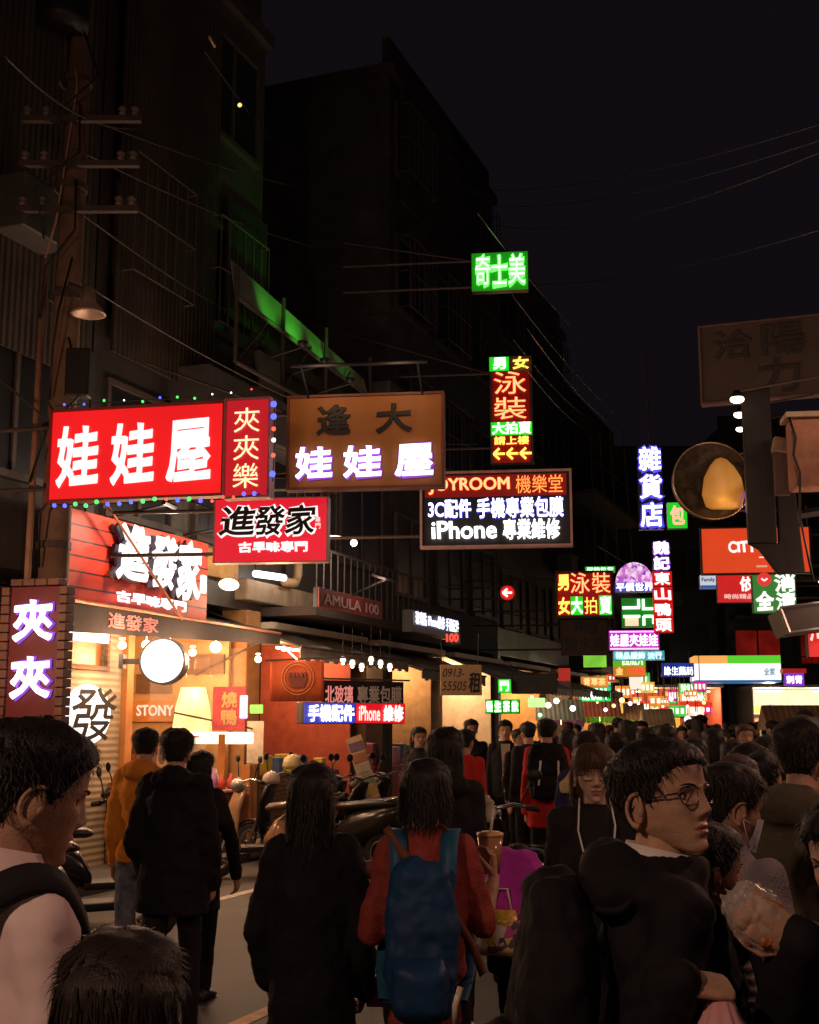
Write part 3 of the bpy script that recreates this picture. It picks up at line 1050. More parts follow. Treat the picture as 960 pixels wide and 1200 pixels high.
MB().lathe([(0, 0), (.10, 0), (.10, .012), (0, .012)], 24, Matrix.Translation((.27 * w, -.004, .88 * h)) @ Matrix.Rotation(R(90), 4, 'X')).build('badge', em('red_badge', (.75, .03, .03), .9), e)
MB().bar((.2 * w, -.025, .90 * h), (.27 * w, -.025, .84 * h), .012).bar((.27 * w, -.025, .84 * h), (.34 * w, -.025, .90 * h), .012).build('chevron', WHT_F, e)
e, w, h = panel_sign('hanging_sign', 'small white and blue store sign under the orange red lightbox', 821, 840, 674, 690, 24.0, em('pale_blue_face', (.7, .78, .9), .75), side=CAS_B, bracket=2)
wr(e, 'Family', (.1, .9, .45, .8), mat('navy_ink', (.02, .03, .15), .5), 'bold', .02)
MB().box(.0, w, -.012, -.003, 0, .25 * h).build('blue_band', em('blue_band', (.05, .15, .45), .7), e)
e, w, h = panel_sign('hanging_sign', 'red lit sign with pale upright strokes cut by the picture edge', 949, 985, 727, 770, 13.5, em('edge_red', (.65, .02, .02), .95), side=CAS_B, bracket=1)
wr(e, '川', (.05, .5, .45, .9), em('pale_stroke', (1, .6, .5), 1.3), 'bold', .03)
e, w, h = panel_sign('billboard', 'large unlit billboard with faded characters above the dark column', 824, 1010, 385, 472, 16.5, yaw=R(-20), face=mat('faded_billboard', (.10, .07, .055), .7, var=.25, scale=2), side=CAS_B, frame=mat('bill_frame', (.20, .11, .09), .5), fw=.03, bracket=2)
wr(e, '洽', (.08, .33, .55, .92), mat('faded_ink', (.05, .04, .035), .7), 'bold', .02)
wr(e, '陽', (.40, .66, .55, .95), mat('faded_ink', (.05, .04, .035), .7), 'bold', .02)
wr(e, '力', (.36, .62, .05, .5), mat('faded_ink', (.05, .04, .035), .7), 'bold', .02)
e, w, h = panel_sign('led_sign', 'small violet LED sign under a red roof beside the bright store', 920, 943, 789, 804, 30.0, em('violet_led', (.22, .04, .55), 1.0), side=CAS_B)
wr(e, '刺青', (.1, .9, .2, .8), em('pink_led3', (1, .7, 1), 2.2), 'bold', .03)
MB().box(-.1 * w, 1.1 * w, -.1, .3, 1.02 * h, 1.35 * h).build('red_roof', em('red_roof', (.5, .02, .02), .6), e)

# --- convenience store canopy
e, w, h = panel_sign('store_canopy', 'long white lit canopy with a green and orange stripe over the corner store', 815, 916, 778, 797, 41.5, em('canopy_white', (.95, .93, .95), 1.15, var=.1, scale=.4), yaw=R(-6), depth=1.6)
MB().box(0, .38 * w, -.01, 1.6, 1.02 * h, 1.5 * h).build('orange_stripe', em('stripe_orange', (.95, .42, .1), 1.0), e)
MB().box(.382 * w, w, -.01, 1.6, 1.02 * h, 1.5 * h).build('green_stripe', em('stripe_green', (.1, .62, .03), 1.0), e)
wr(e, '全家', (.80, .93, .28, .72), em('teal_letter', (.1, .35, .42), .6), 'bold', .02)
MB().box(0, w, -.02, 1.6, -.14 * h, -.01 * h).build('blue_stripe', em('stripe_blue', (.03, .16, .42), .7), e)

# --- upright dark red sign, tile framed, at the near corner
e, w, h = panel_sign('hanging_sign', 'upright dark red sign with white lit characters in a tiled frame', 5, 63, 688, 850, 11.6, mat('maroon_board', (.17, .010, .018), .5, var=.2), yaw=R(-14), side=CAS_B)
for i, z in enumerate((.61, .20)):
    wr(e, '夾', (.14, .90, z, z + .28), N_VIO_H, 'bold', .06, y=-.012, name='letter_glow')  # violet layer imitates glow around the white character
    wr(e, '夾', (.14, .90, z, z + .28), L_WHITE, 'bold', .03, y=-.05)
t = MB()
for i in range(15):
    z = h * i / 15
    t.box(-.085, -.004, -.03, .12, z + .004, z + h / 15 - .004).box(w + .004, w + .085, -.03, .12, z + .004, z + h / 15 - .004)
for i in range(4):
    t.box(w * i / 4 + .004, w * (i + 1) / 4 - .004, -.03, .12, h + .008, h + .07)
t.build('tile_frame', mat('terracotta_tile', (.22, .10, .07), .5, var=.4, scale=5), e, bevel=.006)
# ================================================================== NEAR SHOP
PLANK = mat('red_planks', (.62, .04, .012), .5, var=.12, scale=2, stretch=(1, 1, 6))
e, w, h = panel_sign('shop_sign', 'red planked fascia with tall white raised brush characters over the roast shop', 68, 241, 592, 703, 13.2, PLANK, yaw=YAW_ALONG, depth=.12, side=CAS_B)
g = MB()
for i in range(1, 6):
    g.box(0, w, -.004, .01, h * i / 6 - .008, h * i / 6 + .008)
g.build('groove', INK, e)
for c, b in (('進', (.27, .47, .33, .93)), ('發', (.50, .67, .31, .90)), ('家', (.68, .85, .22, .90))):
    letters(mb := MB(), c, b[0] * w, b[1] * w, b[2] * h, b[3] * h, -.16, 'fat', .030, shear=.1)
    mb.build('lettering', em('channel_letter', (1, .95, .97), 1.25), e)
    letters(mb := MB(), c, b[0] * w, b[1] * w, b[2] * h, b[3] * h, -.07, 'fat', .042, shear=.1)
    mb.build('letter_shade', mat('letter_shade_dark', (.03, .01, .03), .5), e)  # dark copy behind the white letters paints their shadow edge
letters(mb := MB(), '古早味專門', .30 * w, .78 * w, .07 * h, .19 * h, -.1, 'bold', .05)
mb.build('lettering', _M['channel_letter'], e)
MB().box(.88 * w, .92 * w, -.14, -.1, .33 * h, .56 * h).build('seal_bar', _M['channel_letter'], e, bevel=.02)
for x in (.3, .8):
    MB().bar((x * w, -.75, h + .12), (x * w, 0, h + .02), .015).bar((x * w - .12, -.75, h + .12), (x * w + .12, -.75, h + .10), .03).build('picture_lamp', DARK, e)
for x in (.3, .8):
    lamp('sign_light', (x * w, -.78, h - .05), (1, .75, .55), 50, e, .08)

# black awning under it
aw = empty('awning', 'black canvas awning with a small pink brush name under the red fascia', 'awning', S(-.1, .05, 2.62), YAW_ALONG)
L = 5.0
MB().add([(0, 0, .34), (L, 0, .34), (L, 1.3, .62), (0, 1.3, .62), (0, 0, .31), (L, 0, .31), (L, 1.3, .59), (0, 1.3, .59)],
         [(0, 1, 2, 3), (7, 6, 5, 4), (0, 4, 5, 1), (3, 2, 6, 7), (0, 3, 7, 4), (1, 5, 6, 2)]).build('canopy_sheet', CANV_D, aw)
MB().prism([(0, 0), (L, .16), (L, .30), (0, .32)], -.03, -.008).build('valance', CANV_D, aw)
MB().bar((0, -.035, .335), (L, -.035, .315), .018).build('front_rail', mat('copper_rail', (.28, .12, .06), .5, .5), aw)
letters(mb := MB(), '進發家', .85, 1.85, .10, .27, -.036, 'bold', .02)
mb.build('lettering', mat('dusty_pink', (.45, .18, .2), .6), aw)
for x in (.1, L - .1):
    MB().bar((x, 0, .3), (x, 1.25, -.25), .016).build('stay', IRON, aw)
st = MB().bar((.05, -.05, 1.9), (2.3, -.08, .3), .016)
st.build('tie_rod', mat('copper_rail', (.5, .25, .12), .4, .6), aw)

# cream front wall with window slot and halo lit character
cw = empty('shop_facade', 'cream tiled shop wall panel beneath the black awning with a halo lit character', 'shop wall', S(PT(66, 800, -.45)[0], -.45, 0), YAW_ALONG)
CRT = wavemat('cream_tiles', (.55, .43, .28), (.62, .50, .34), 4.2, 'Z', .5, .25)
wl = PT(150, 800, -.45)[0] - PT(66, 800, -.45)[0] - .14
MB().box(0, wl, 0, .18, .1, 2.28).box(.95, wl, 0, .18, 2.283, 2.75).build('wall_panel', CRT, cw)
MB().box(wl + .004, wl + .14, -.08, .2, .1, 2.9).build('corner_post', WOOD_O, cw)
f = MB().box(0, .95, -.03, .02, 2.285, 2.34).box(0, .05, -.03, .02, 2.345, 2.74).box(.90, .945, -.03, .02, 2.345, 2.74)
fr = f.build('window', WOOD, cw)
MB().box(.055, .895, .06, .08, 2.345, 2.74).build('pane', mat('amber_pane', (.35, .13, .04), .3), fr)
MB().box(.06, .88, -.05, .0, 2.60, 2.72).build('tube_lamp', em('slot_lamp', (1, .86, .66), 3.2), cw)
lamp('slot_light', (.5, -.3, 2.5), (1, .70, .42), 14, cw, .1)
mb = MB()
mb.ell((.56, -.02, 1.785), (.46, .012, .34), 20, 10)
mb.build('halo_backing', em('halo_white', (1, .93, .85), 1.6), cw)
letters(mb := MB(), '發', .14, .98, 1.50, 2.08, -.12, 'bold', .008, shear=.15)
mb.build('lettering', INK, cw)
lamp('wall_light', (1.2, -.62, 2.42), (1, .68, .42), 24, cw, .05)
MB().ell((1.2, -.62, 2.56), .05).build('bulb', L_WARM, cw, True)
t = MB()
t.box(1.0, 1.7, -.5, -.02, .1, 1.02)
t.build('ledge', WOOD, cw, bevel=.02)

# round drum sign
dp = at(192, 775, 14.3)
d = empty('round_sign', 'white glowing drum shaped sign on a black wall arm', 'sign', dp, YAW_PERP + R(6))
rot = Matrix.Rotation(R(90), 4, 'X')
MB().lathe([(0, .10), (.235, .10), (.242, .085), (.242, -.08), (0, -.08)], 36, rot).build('drum_face', em('drum_white', (1, .97, .95), 1.6), d)
MB().lathe([(.245, -.12), (.265, -.12), (.265, .105), (.245, .105), (.245, -.12)], 36, rot).build('rim', DARK, d)
MB().box(-.45, -.266, -.02, .06, -.03, .03).box(-.50, -.45, -.07, .1, -.08, .08).build('wall_arm', DARK, d)

# the roast shop's interior
sh = empty('shop_interior', 'warm lit open kitchen of the roast shop behind a clear sheet', 'shop', S(1.9, -.5, 0), YAW_ALONG, 'lit open shop fronts along the street')
Ls = 3.0
MB().box(0, Ls, 2.6, 2.66, .1, 2.95).build('back_wall', mat('kitchen_wall', (.42, .24, .10), .6, var=.35, scale=2), sh)
MB().box(0, Ls + .3, .0, 2.66, 2.96, 3.02).build('ceiling_panel', mat('ceiling_brown', (.45, .30, .17), .7), sh)
MB().box(Ls - .05, Ls, .2, 2.59, .1, 2.95).build('side_wall', mat('kitchen_side', (.55, .33, .15), .6, var=.3, scale=3), sh)


def on_section(px0, px1, py0, py1, s):
    """a board across the kitchen at street section s: its matrix in the shop frame, width and height"""
    t0, z1 = PS(px0, py0, s)
    t1, z0 = PS(px1, py1, s)
    M = Matrix.Translation((s - 1.9, -(t0 + .5), z0)) @ Matrix.Rotation(R(-90), 4, 'Z')
    return M, t1 - t0, z1 - z0


M_, w_, h_ = on_section(150, 206, 822, 846, 4.80)
bd = MB(M_).box(0, w_, 0, .03, 0, h_).build('menu_board', mat('orange_menu', (.62, .24, .05), .5), sh)
letters(mb := MB(M_), 'STONY', w_ * .2, w_ * .95, h_ * .3, h_ * .8, -.012, 'bold', .025)
mb.build('lettering', em('lit_white_paint', (1, .8, .7), .7), bd)
M_, w_, h_ = on_section(206, 246, 806, 862, 4.3)
MB(M_ @ Matrix.Translation((w_ / 2, 0, 0))).eloft([(0, 0, 0, w_ * .5, w_ * .5), (h_ * .6, 0, 0, w_ * .42, w_ * .42), (h_, 0, 0, w_ * .3, w_ * .3)], 20).build('glare_shape', em('glare_glow', (1, .66, .26), 1.9, var=.5, scale=3), sh, True)  # glowing cone stands in for loose bright glare in the kitchen
M_, w_, h_ = on_section(200, 285, 858, 872, 4.0)
MB(M_).box(0, w_, 0, .3, 0, h_).build('heat_lamp', em('heat_lamp_glow', (1, .78, .5), 2.6), sh, bevel=.02)
M_, w_, h_ = on_section(250, 287, 805, 856, 3.6)
MB(M_).box(0, w_, 0, .012, 0, h_).build('hanging_banner', mat('crimson_banner', (.58, .09, .10), .7), sh)
letters(mb := MB(M_), '燒鴨', w_ * .28, w_ * .75, h_ * .1, h_ * .9, -.006, 'bold', .02, vertical=True)
mb.build('lettering', mat('banner_gold', (.75, .5, .2), .6), sh)
M_, w_, h_ = on_section(281, 289, 815, 842, 3.4)
MB(M_).box(0, w_, 0, .03, 0, h_).build('violet_lamp', em('violet_glow', (.75, .5, 1), 2.0), sh, bevel=.01)
M_, w_, h_ = on_section(293, 307, 826, 836, 4.7)
MB(M_).box(0, w_, 0, .03, 0, h_).build('green_lamp', em('small_green_sign', (.2, .9, .1), 1.2), sh)
M_, w_, h_ = on_section(290, 308, 845, 895, 4.75)
MB(M_).box(0, w_, 0, .02, 0, h_).build('wall_poster', mat('poster_pale', (.6, .5, .4), .5), sh)
for k_, (xa_, xb_, ya_, yb_) in enumerate(((110, 150, 800, 815), (160, 200, 790, 812), (212, 262, 768, 790))):
    M_, w_, h_ = on_section(xa_, xb_, ya_, yb_, 4.80)
    MB(M_).box(0, w_, 0, .04, 0, h_).build('price_board', mat('dark_brown_board', (.16, .08, .04), .5), sh)
MB().box(.2, 2.5, .15, .75, .1, .92).build('counter', mat('counter_red', (.35, .06, .03), .5), sh, bevel=.02)
MB().box(.2, 2.5, .12, .78, .923, .96).build('counter_top', STEEL, sh, bevel=.01)
gc = MB()
for x in (.9, 2.3):
    for y in (.16, .66):
        gc.box(x - .015, x + .015, y - .015, y + .015, .963, 1.5)
gc.box(.88, 2.32, .14, .68, 1.503, 1.53)
gc.build('display_case', WOOD_O, sh)
MB().box(.92, 2.28, .15, .155, .97, 1.49).build('case_glass', clear('case_glass', (.8, .75, .7), .10), sh)
for i in range(9):
    x = 1.0 + i * .15
    MB().ell((x, .42, 1.02 + random.random() * .06), (.07, .12, .05), 10, 7).build('roast_meat', mat('roast_glaze', (.38, .12, .04), .25, var=.4), sh, True)
for i in range(6):
    MB().ell((.98 + i * .22, .42, 1.28), (.05, .06, .12), 10, 7).build('hanging_duck', mat('roast_glaze', (.38, .12, .04), .25, var=.4), sh, True)
for x, y, z, r in ((.55, .9, 2.55, .07), (1.3, .5, 2.7, .06), (2.2, .7, 2.66, .07), (2.75, .3, 2.75, .08), (1.9, 2.0, 2.75, .07), (.5, 2.0, 2.7, .07)):
    b = MB().ell((x, y, z), r, 12, 8).bar((x, y, z + r), (x, y, 2.95), .006, 4)
    b.build('bulb', L_WARM, sh, True)
lamp('kitchen_light', (.7, .5, 2.3), (1, .52, .22), 46, sh, .1)
lamp('kitchen_light', (2.2, .2, 2.35), (1, .52, .22), 52, sh, .1)
lamp('kitchen_light', (1.4, 1.7, 2.3), (1, .52, .22), 30, sh, .12)
ps = MB()
nn = 30
vsx = []
for i in range(nn + 1):
    x = .45 + 2.3 * i / nn
    vsx.append((x, -.12 + .03 * math.sin(i * 1.7) + .02 * math.sin(i * .6)))
ps.add([(x, y, z) for z in (1.72, 2.72) for x, y in vsx], [(i, i + 1, i + nn + 2, i + nn + 1) for i in range(nn)])
ps.build('clear_sheet', clear('clear_vinyl', (.85, .75, .65), .13, .12), sh, True)
pa_, _z = PT(259, 900, -.30)
MB().box(pa_ - 1.9, pa_ - 1.9 + .09, -.25, -.15, .1, 1.55).build('upright_post', WOOD_O, sh)
MB().bar((.9, -.2, 1.82), (2.85, -.25, 1.62), .012).build('cross_rod', IRON, sh)
pl = MB().box(0, .42, 0, .42, .1, 3.3)
tag(pl.build('pillar', mat('pillar_tan', (.42, .20, .08), .6, var=.25), None, loc=S(5.0, -.5, 0), rz=YAW_ALONG, bevel=.02), 'tan square pillar between the roast shop and the snack shop', 'pillar')
# bulbs strung along the front edge of the black awning
for x in (1.1, 2.6, 4.3):
    MB().bar((x, -.06, -.02), (x, -.06, .0), .03).ell((x, -.06, -.08), .045).build('bulb', L_WARM, aw, True)
    lamp('awning_light', (x, -.35, -.12), (1, .52, .26), 62, aw, .08)
# stall leg boards and bin in front
bx = empty('stall_counter', 'brown stall counter stacked with sauce bottles in front of the roast shop', 'counter', S(3.0, .2, .11), YAW_ALONG)
MB().box(0, .75, 0, .5, 0, .72).build('counter_box', mat('brown_box', (.22, .08, .05), .6), bx, bevel=.03)
MB().box(-.02, .80, -.03, .53, .723, .76).build('counter_top', mat('pinkish_top', (.42, .25, .2), .5), bx, bevel=.01)
for i in range(6):
    x, y = .08 + (i % 3) * .22 + random.random() * .06, .1 + (i // 3) * .22
    c = random.choice(GOODS)
    hh = random.uniform(.16, .3)
    MB(Matrix.Translation((x, y, .763))).lathe([(.0, 0), (.05, 0), (.05, hh * .6), (.02, hh * .8), (.02, hh), (0, hh)], 12).build('bottle', c, bx, True)
for x in (.86, .98):
    MB().box(x, x + .09, .0, .12, -.1, 1.05).build('upright_board', WOOD_O, bx)

# pale canopy above the next shop
for nm, lb, loc, L_, dp_, z0, z1, m in (
        ('awning', 'pale canvas awning with a dusty ledge beside the black one', S(4.95, .35, 2.75), 4.2, 1.5, .0, .55, CANV_P),
        ('awning', 'drooping pale awning over the phone repair shop', S(9.4, .5, 2.62), 3.6, 1.4, .0, .5, CANV_P),
        ('awning', 'pale striped awning edged with hanging cloth above the green LED boards', S(13.2, .7, 2.62), 4.2, 1.5, .0, .6, wavemat('striped_canvas', (.30, .34, .25), (.55, .52, .46), 3, 'X', .8, .1)),
        ('awning', 'sagging grey awning over the ochre food shop', S(17.6, .6, 2.55), 4.2, 1.4, .0, .5, CANV_P),
        ('awning', 'dark awning over the tan market shop', S(22.0, .6, 2.6), 4.0, 1.4, .0, .5, CANV_D)):
    a = empty(nm, lb, 'awning', loc, YAW_ALONG)
    k = 14
    rows = []
    for i in range(k + 1):
        x = L_ * i / k
        sag = -.05 * abs(math.sin(math.pi * i / k * 3))
        rows.append(((x, 0, z0 + sag), (x, dp_ * .5, (z0 + z1) / 2 + sag * 1.4), (x, dp_, z1)))
    mb = MB()
    mb.add([p for r in rows for p in r], [(3 * i + j, 3 * i + 3 + j, 3 * i + 4 + j, 3 * i + 1 + j) for i in range(k) for j in range(2)])
    o = mb.build('canopy_sheet', m, a, True)
    sd = o.modifiers.new('thick', 'SOLIDIFY')
    sd.thickness = .02
    v_ = MB()
    n2 = int(L_ / .16)
    for i in range(n2):
        x = L_ * i / n2
        v_.box(x + .003, x + L_ / n2 - .003, -.022, -.008, -.16 - .03 * (i % 2), -.01)
    v_.build('valance', m, a)
    MB().bar((0, -.03, 0), (L_, -.03, 0), .02).bar((0, 0, 0), (0, dp_, z1), .015).bar((L_, 0, 0), (L_, dp_, z1), .015).build('frame', IRON, a)
# ledge box + tubes seen above pale canopy
lg = empty('shop_ledge', 'long beige ledge above the pale awning with lamps and a duct', 'ledge', S(4.6, -.4, 3.42), YAW_ALONG)
MB().box(.2, 3.9, 0, .7, .0, .30).build('ledge_box', mat('beige_ledge', (.34, .25, .17), .7, var=.3), lg, bevel=.02)
MB().box(-2.3, .1, .1, .16, .25, .62).build('ochre_panel', mat('ochre_panel', (.50, .26, .06), .6), lg)
MB().tube([(.2, -.12, .36), (1.1, -.12, .40)], .05, 10).build('tube_lamp', em('soft_tube', (1, .9, .85), 4), lg)
MB().ell((-.6, -.15, .12), (.18, .12, .08)).build('globe_lamp', em('globe_glow', (1, .80, .55), 5), lg, True)
MB().tube([(1.15, -.1, .35), (1.5, -.1, .36), (1.6, -.1, .5), (1.6, -.1, .9)], .07, 10).build('duct', mat('duct_tan', (.35, .24, .15), .5), lg, True)
lamp('ledge_light', (-.6, -.75, -.1), (1, .72, .45), 30, lg, .1)
lamp('ledge_light', (1.2, -1.2, .75), (1, .8, .6), 45, lg, .1)
MB().bar((1.2, -1.2, .95), (1.2, 0, 1.1), .015).ell((1.2, -1.2, .88), .05).build('arm_lamp', L_WARM, lg, True)
# hanging small lamps row
for i in range(6):
    p = at(402 + i * 11, 775 + (i % 3) * 4, 17.4 + i * .12)
    e = empty('pendant_lamp', 'small pale pendant lamp in the row under the pale awning', 'lamp', p, 0, 'pendant lamps under the pale awning')
    MB().lathe([(.02, .07), (.035, .05), (.042, 0), (.0, -.01)], 12).build('shade', em('pendant_glow', (1, .78, .66), 1.6), e, True)
    MB().ell((0, 0, -.025), .024, 10, 7).build('bulb', L_WARM, e, True)
    MB().bar((0, 0, .1), (0, 0, .5), .005, 4).build('cord', INK, e)
# orange red cloth banner with a bowl emblem
bw0, bw, bh = sign_base(316, 379, 775, 822, 14.6, YAW_PERP)
bn = empty('banner', 'orange red cloth banner with a round bowl emblem hanging on a rod', 'banner', bw0, YAW_PERP)
k = 16
mb = MB()
mb.add([(bw * i / k, .006 * math.sin(i * .9), z) for z in (0, bh * .5, bh) for i in range(k + 1)],
       [(r * (k + 1) + i, r * (k + 1) + i + 1, (r + 1) * (k + 1) + i + 1, (r + 1) * (k + 1) + i) for r in range(2) for i in range(k)])
o = mb.build('cloth', mat('orange_cloth', (.62, .11, .03), .8, var=.2), bn, True)
sd = o.modifiers.new('thick', 'SOLIDIFY')
sd.thickness = .006
ring = MB()
cx, cz = bw * .52, bh * .58
for r in (.19, .155):
    ring.tube([(cx + r * math.cos(t * math.pi / 16), -.012, cz + r * math.sin(t * math.pi / 16)) for t in range(33)], .005, 5)
ring.build('emblem_ring', mat('gold_print', (.72, .36, .12), .6), bn)
MB().prism([(cx - .12, cz), (cx + .12, cz), (cx + .07, cz - .11), (cx - .07, cz - .11)], -.014, -.010).build('emblem_bowl', mat('bowl_print', (.25, .05, .03), .6), bn)
st = MB()
for i in range(5):
    st.ell((cx - .09 + i * .045, -.012, cz + .03), (.022, .003, .04), 8, 6)
st.build('emblem_food_print', mat('bowl_print', (.25, .05, .03), .6), bn, True)
MB().bar((-.06, .0, bh + .01), (bw + .5, .0, bh + .05), .012).build('rod', IRON, bn)
lamp('banner_fill_light', (bw * .5, -.7, bh * 1.1), (1, .6, .35), 7, bn, .08)  # lamp added in front to brighten the cloth
MB().bar((bw * .5, 0, bh + .02), (bw * .5, -.7, bh * 1.25), .008, 5).ell((bw * .5, -.7, bh * 1.22), .03, 8, 6).build('banner_fill_lamp', L_WARM, bn, True)
letters(mb := MB(), '石頭燒', bw * .1, bw * .9, bh * .03, bh * .16, -.014, 'fill')
mb.build('lettering', mat('bowl_print', (.25, .05, .03), .6), bn)

# ------------------------------------------------------------------ string lights round the first two signs
BUL = [em('bulb_green', (.05, .8, .12), 2.2), em('bulb_blue', (.07, .10, 1), 2.6), em('bulb_red', (1, .08, .05), 2.5), em('bulb_white', (1, .9, .9), 3)]
e1, w1, h1 = sign1
e2, w2, h2 = sign2


def string(label, parent_e, pts, seed, per, big):
    sl = empty('string_light', label, 'string lights', parent_e.location, parent_e.rotation_euler.z)
    MB().tube(pts, .006, 5).build('cable', INK, sl)
    rnd = random.Random(seed)
    tot = 0
    for a, b in zip(pts, pts[1:]):
        a, b = Vector(a), Vector(b)
        n = max(1, int((b - a).length / per))
        for i in range(n):
            p = a.lerp(b, (i + .5) / n) + Vector((0, -.02, rnd.uniform(-.02, .02)))
            ci = [0, 1, 1, 0, 2, 3][(tot * 5 + rnd.randint(0, 2)) % 6]
            MB().ell(p, big if ci < 2 else big * .7, 8, 6).build('bulb', BUL[ci], sl, True)
            tot += 1


string('string of green and blue bulbs along the bottom edge of the wide red lightbox', e1, [(.05, -.06, -.06), (.6, -.06, -.07), (1.2, -.06, -.06), (w1, -.06, -.07), (w1 + .45, -.18, -.06)], 3, .105, .021)
string('string of tiny bulbs along the top edge of the wide red lightbox', e1, [(.05, -.05, h1 + .05), (w1 * .5, -.05, h1 + .06), (w1, -.05, h1 + .06), (w1 + .45, -.18, h1 + .09)], 5, .17, .013)
string('upright strand of large coloured bulbs on the edge of the narrow red sign', e2, [(w2 + .06, -.03, h2), (w2 + .07, -.03, h2 * .5), (w2 + .06, -.03, .12)], 8, .115, .030)

# ------------------------------------------------------------------ utility pole and its gear
pb = Vector((at(60, 700, 12.4).x, at(60, 700, 12.4).y, 0))
up = empty('utility_pole', 'tall brown concrete utility pole with conduits and cable clutter', 'utility pole', pb, 0)
POLE = mat('pole_brown', (.19, .115, .08), .85, var=.35, scale=4, bump=.3, bscale=30)
MB().tube([(0, 0, 0), (.02, 0, 5), (.03, 0, 12)], [.17, .14, .11], 16).build('shaft', POLE, up, True)
MB().tube([(-.22, -.12, 0), (-.20, -.12, 6.4)], .035, 8).tube([(-.20, -.12, 6.4), (-.1, -.14, 6.8), (.06, -.16, 8.3), (.02, -.16, 8.6)], .012, 6).build('conduit', mat('conduit_pink', (.40, .22, .15), .6), up, True)
for z in (3.4, 4.6, 6.0, 7.2, 8.4):
    MB().lathe([(.175, z), (.175, z + .07), (.15, z + .07), (.15, z), (.175, z)], 16).build('clamp', IRON, up)
for z in (6.9, 7.4, 7.9):
    MB().box(-.5, .75, -.2, -.13, z, z + .06).build('crossarm', IRON, up)
for z in (6.9, 7.4, 7.9):
    for x in (-.45, -.25, .55, .68):
        MB(Matrix.Translation((x, -.165, z + .06))).lathe([(.02, 0), (.045, .03), (.025, .05), (.05, .08), (.02, .12), (0, .12)], 10).build('insulator', mat('porcelain', (.22, .17, .15), .25), up, True)
tr = MB(Matrix.Translation((-.1, -.25, 8.9))).lathe([(0, 0), (.26, 0), (.28, .1), (.28, .65), (.22, .72), (0, .74)], 20)
tr.build('transformer', DARK, up, True)
lh = MB(Matrix.Translation((.32, -.3, 5.75))).lathe([(.0, .28), (.06, .27), (.07, .14), (.17, .02), (.18, 0), (.15, 0), (.05, .1), (0, .1)], 18)
lh.build('lamp_hood', mat('hood_tin', (.45, .32, .25), .4, .3), up, True)
MB().bar((.32, -.3, 6.0), (.05, -.1, 6.15), .02).build('hood_arm', IRON, up)
for k in range(7):
    rr = random.Random(k)
    z = 3.2 + k * .85
    pts = [(-.15 + rr.uniform(-.1, .1), -.18, z), (rr.uniform(-.3, .0), -.3, z + .5), (rr.uniform(.0, .4), -.3, z + .9), (.1, -.18, z + 1.5)]
    MB().tube(pts, .012, 5).build('loose_cable', INK, up, True)
jb = MB().box(.12, .36, -.32, -.16, 4.9, 5.4).build('junction_box', DARK, up, bevel=.015)

# second thin steel post in front of the roast shop (tiled sign carrier)
# ------------------------------------------------------------------ wires across
WIRE = mat('cable_black', (.02, .018, .018), .45, spec=.6)
WIRE_L = mat('cable_grey', (.20, .16, .14), .35, .4)


def wire(label, a, b, sag, r=.012, m=None, grp=None):
    a, b = Vector(a), Vector(b)
    k = 24
    pts = [a.lerp(b, i / k) - Vector((0, 0, sag * 4 * (i / k) * (1 - i / k))) for i in range(k + 1)]
    o = MB().tube(pts, r, 5).build('overhead_cable', m or WIRE, None, True)
    tag(o, label, 'cable', grp)


G1 = 'overhead cables over the street'
for i, (p, q, sg) in enumerate([((600, 345, 20), (735, 495, 34), .2), ((560, 250, 18), (720, 425, 34), .25), ((615, 430, 20), (690, 505, 34), .15), ((618, 385, 19), (722, 500, 33), .2), ((602, 398, 22), (700, 496, 34), .2)]):
    wire('thin grey cable slanting down from the green sign towards the end of the street', at(*p), at(*q), sg, .009, WIRE_L, G1)
for i, (p, q, sg) in enumerate([((560, 222, 30), (985, 138, 14), .3), ((565, 240, 30), (985, 156, 14), .35), ((570, 262, 30), (985, 168, 14), .5), ((600, 332, 32), (985, 262, 16), .3)]):
    wire('thin cable crossing the black sky above the faded billboard', at(*p), at(*q), sg, .008, WIRE_L, 'cables across the black sky')
for i, (p, q, sg) in enumerate([((80, 130, 12.2), (470, 232, 30), .3), ((90, 175, 12.2), (480, 300, 30), .4), ((82, 240, 12.2), (430, 420, 26), .4), ((5, 65, 10), (160, 150, 14), .2), ((240, 60, 14), (330, 178, 22), .05),
                                ((95, 330, 12.4), (560, 520, 26), .5), ((420, 170, 24), (520, 310, 28), .1)]):
    wire('dark cable running from the brown utility pole along the dark house fronts', at(*p), at(*q), sg, .012, mat('cable_brown', (.05, .036, .03), .5), 'cables from the utility pole')
for i, px in enumerate((692, 703, 715, 730)):
    wire('upright cable hanging in front of the dark end block', at(px, 505, 36), at(px + 6 + i * 2, 668, 36), 0, .02, WIRE_L, 'upright cables at the end block')
sp_ = tag(MB().tube([at(245, 42, 13), at(252, 55, 13.1)], .018, 6).build('cable_splice', mat('splice_pale', (.6, .4, .25), .4), None, True), 'pale cable splice catching light above the ribbed building', 'cable splice')
sp_ = empty('cable_lamp', 'tiny amber work lamp on the cable high above the street', 'lamp', at(281, 123, 16))
MB().ell((0, 0, 0), (.03, .02, .03), 8, 6).build('bulb', em('amber_speck', (1, .55, .15), 2.0), sp_, True)
MB().bar((0, 0, .04), (0, 0, .1), .012).build('socket', DARK, sp_)

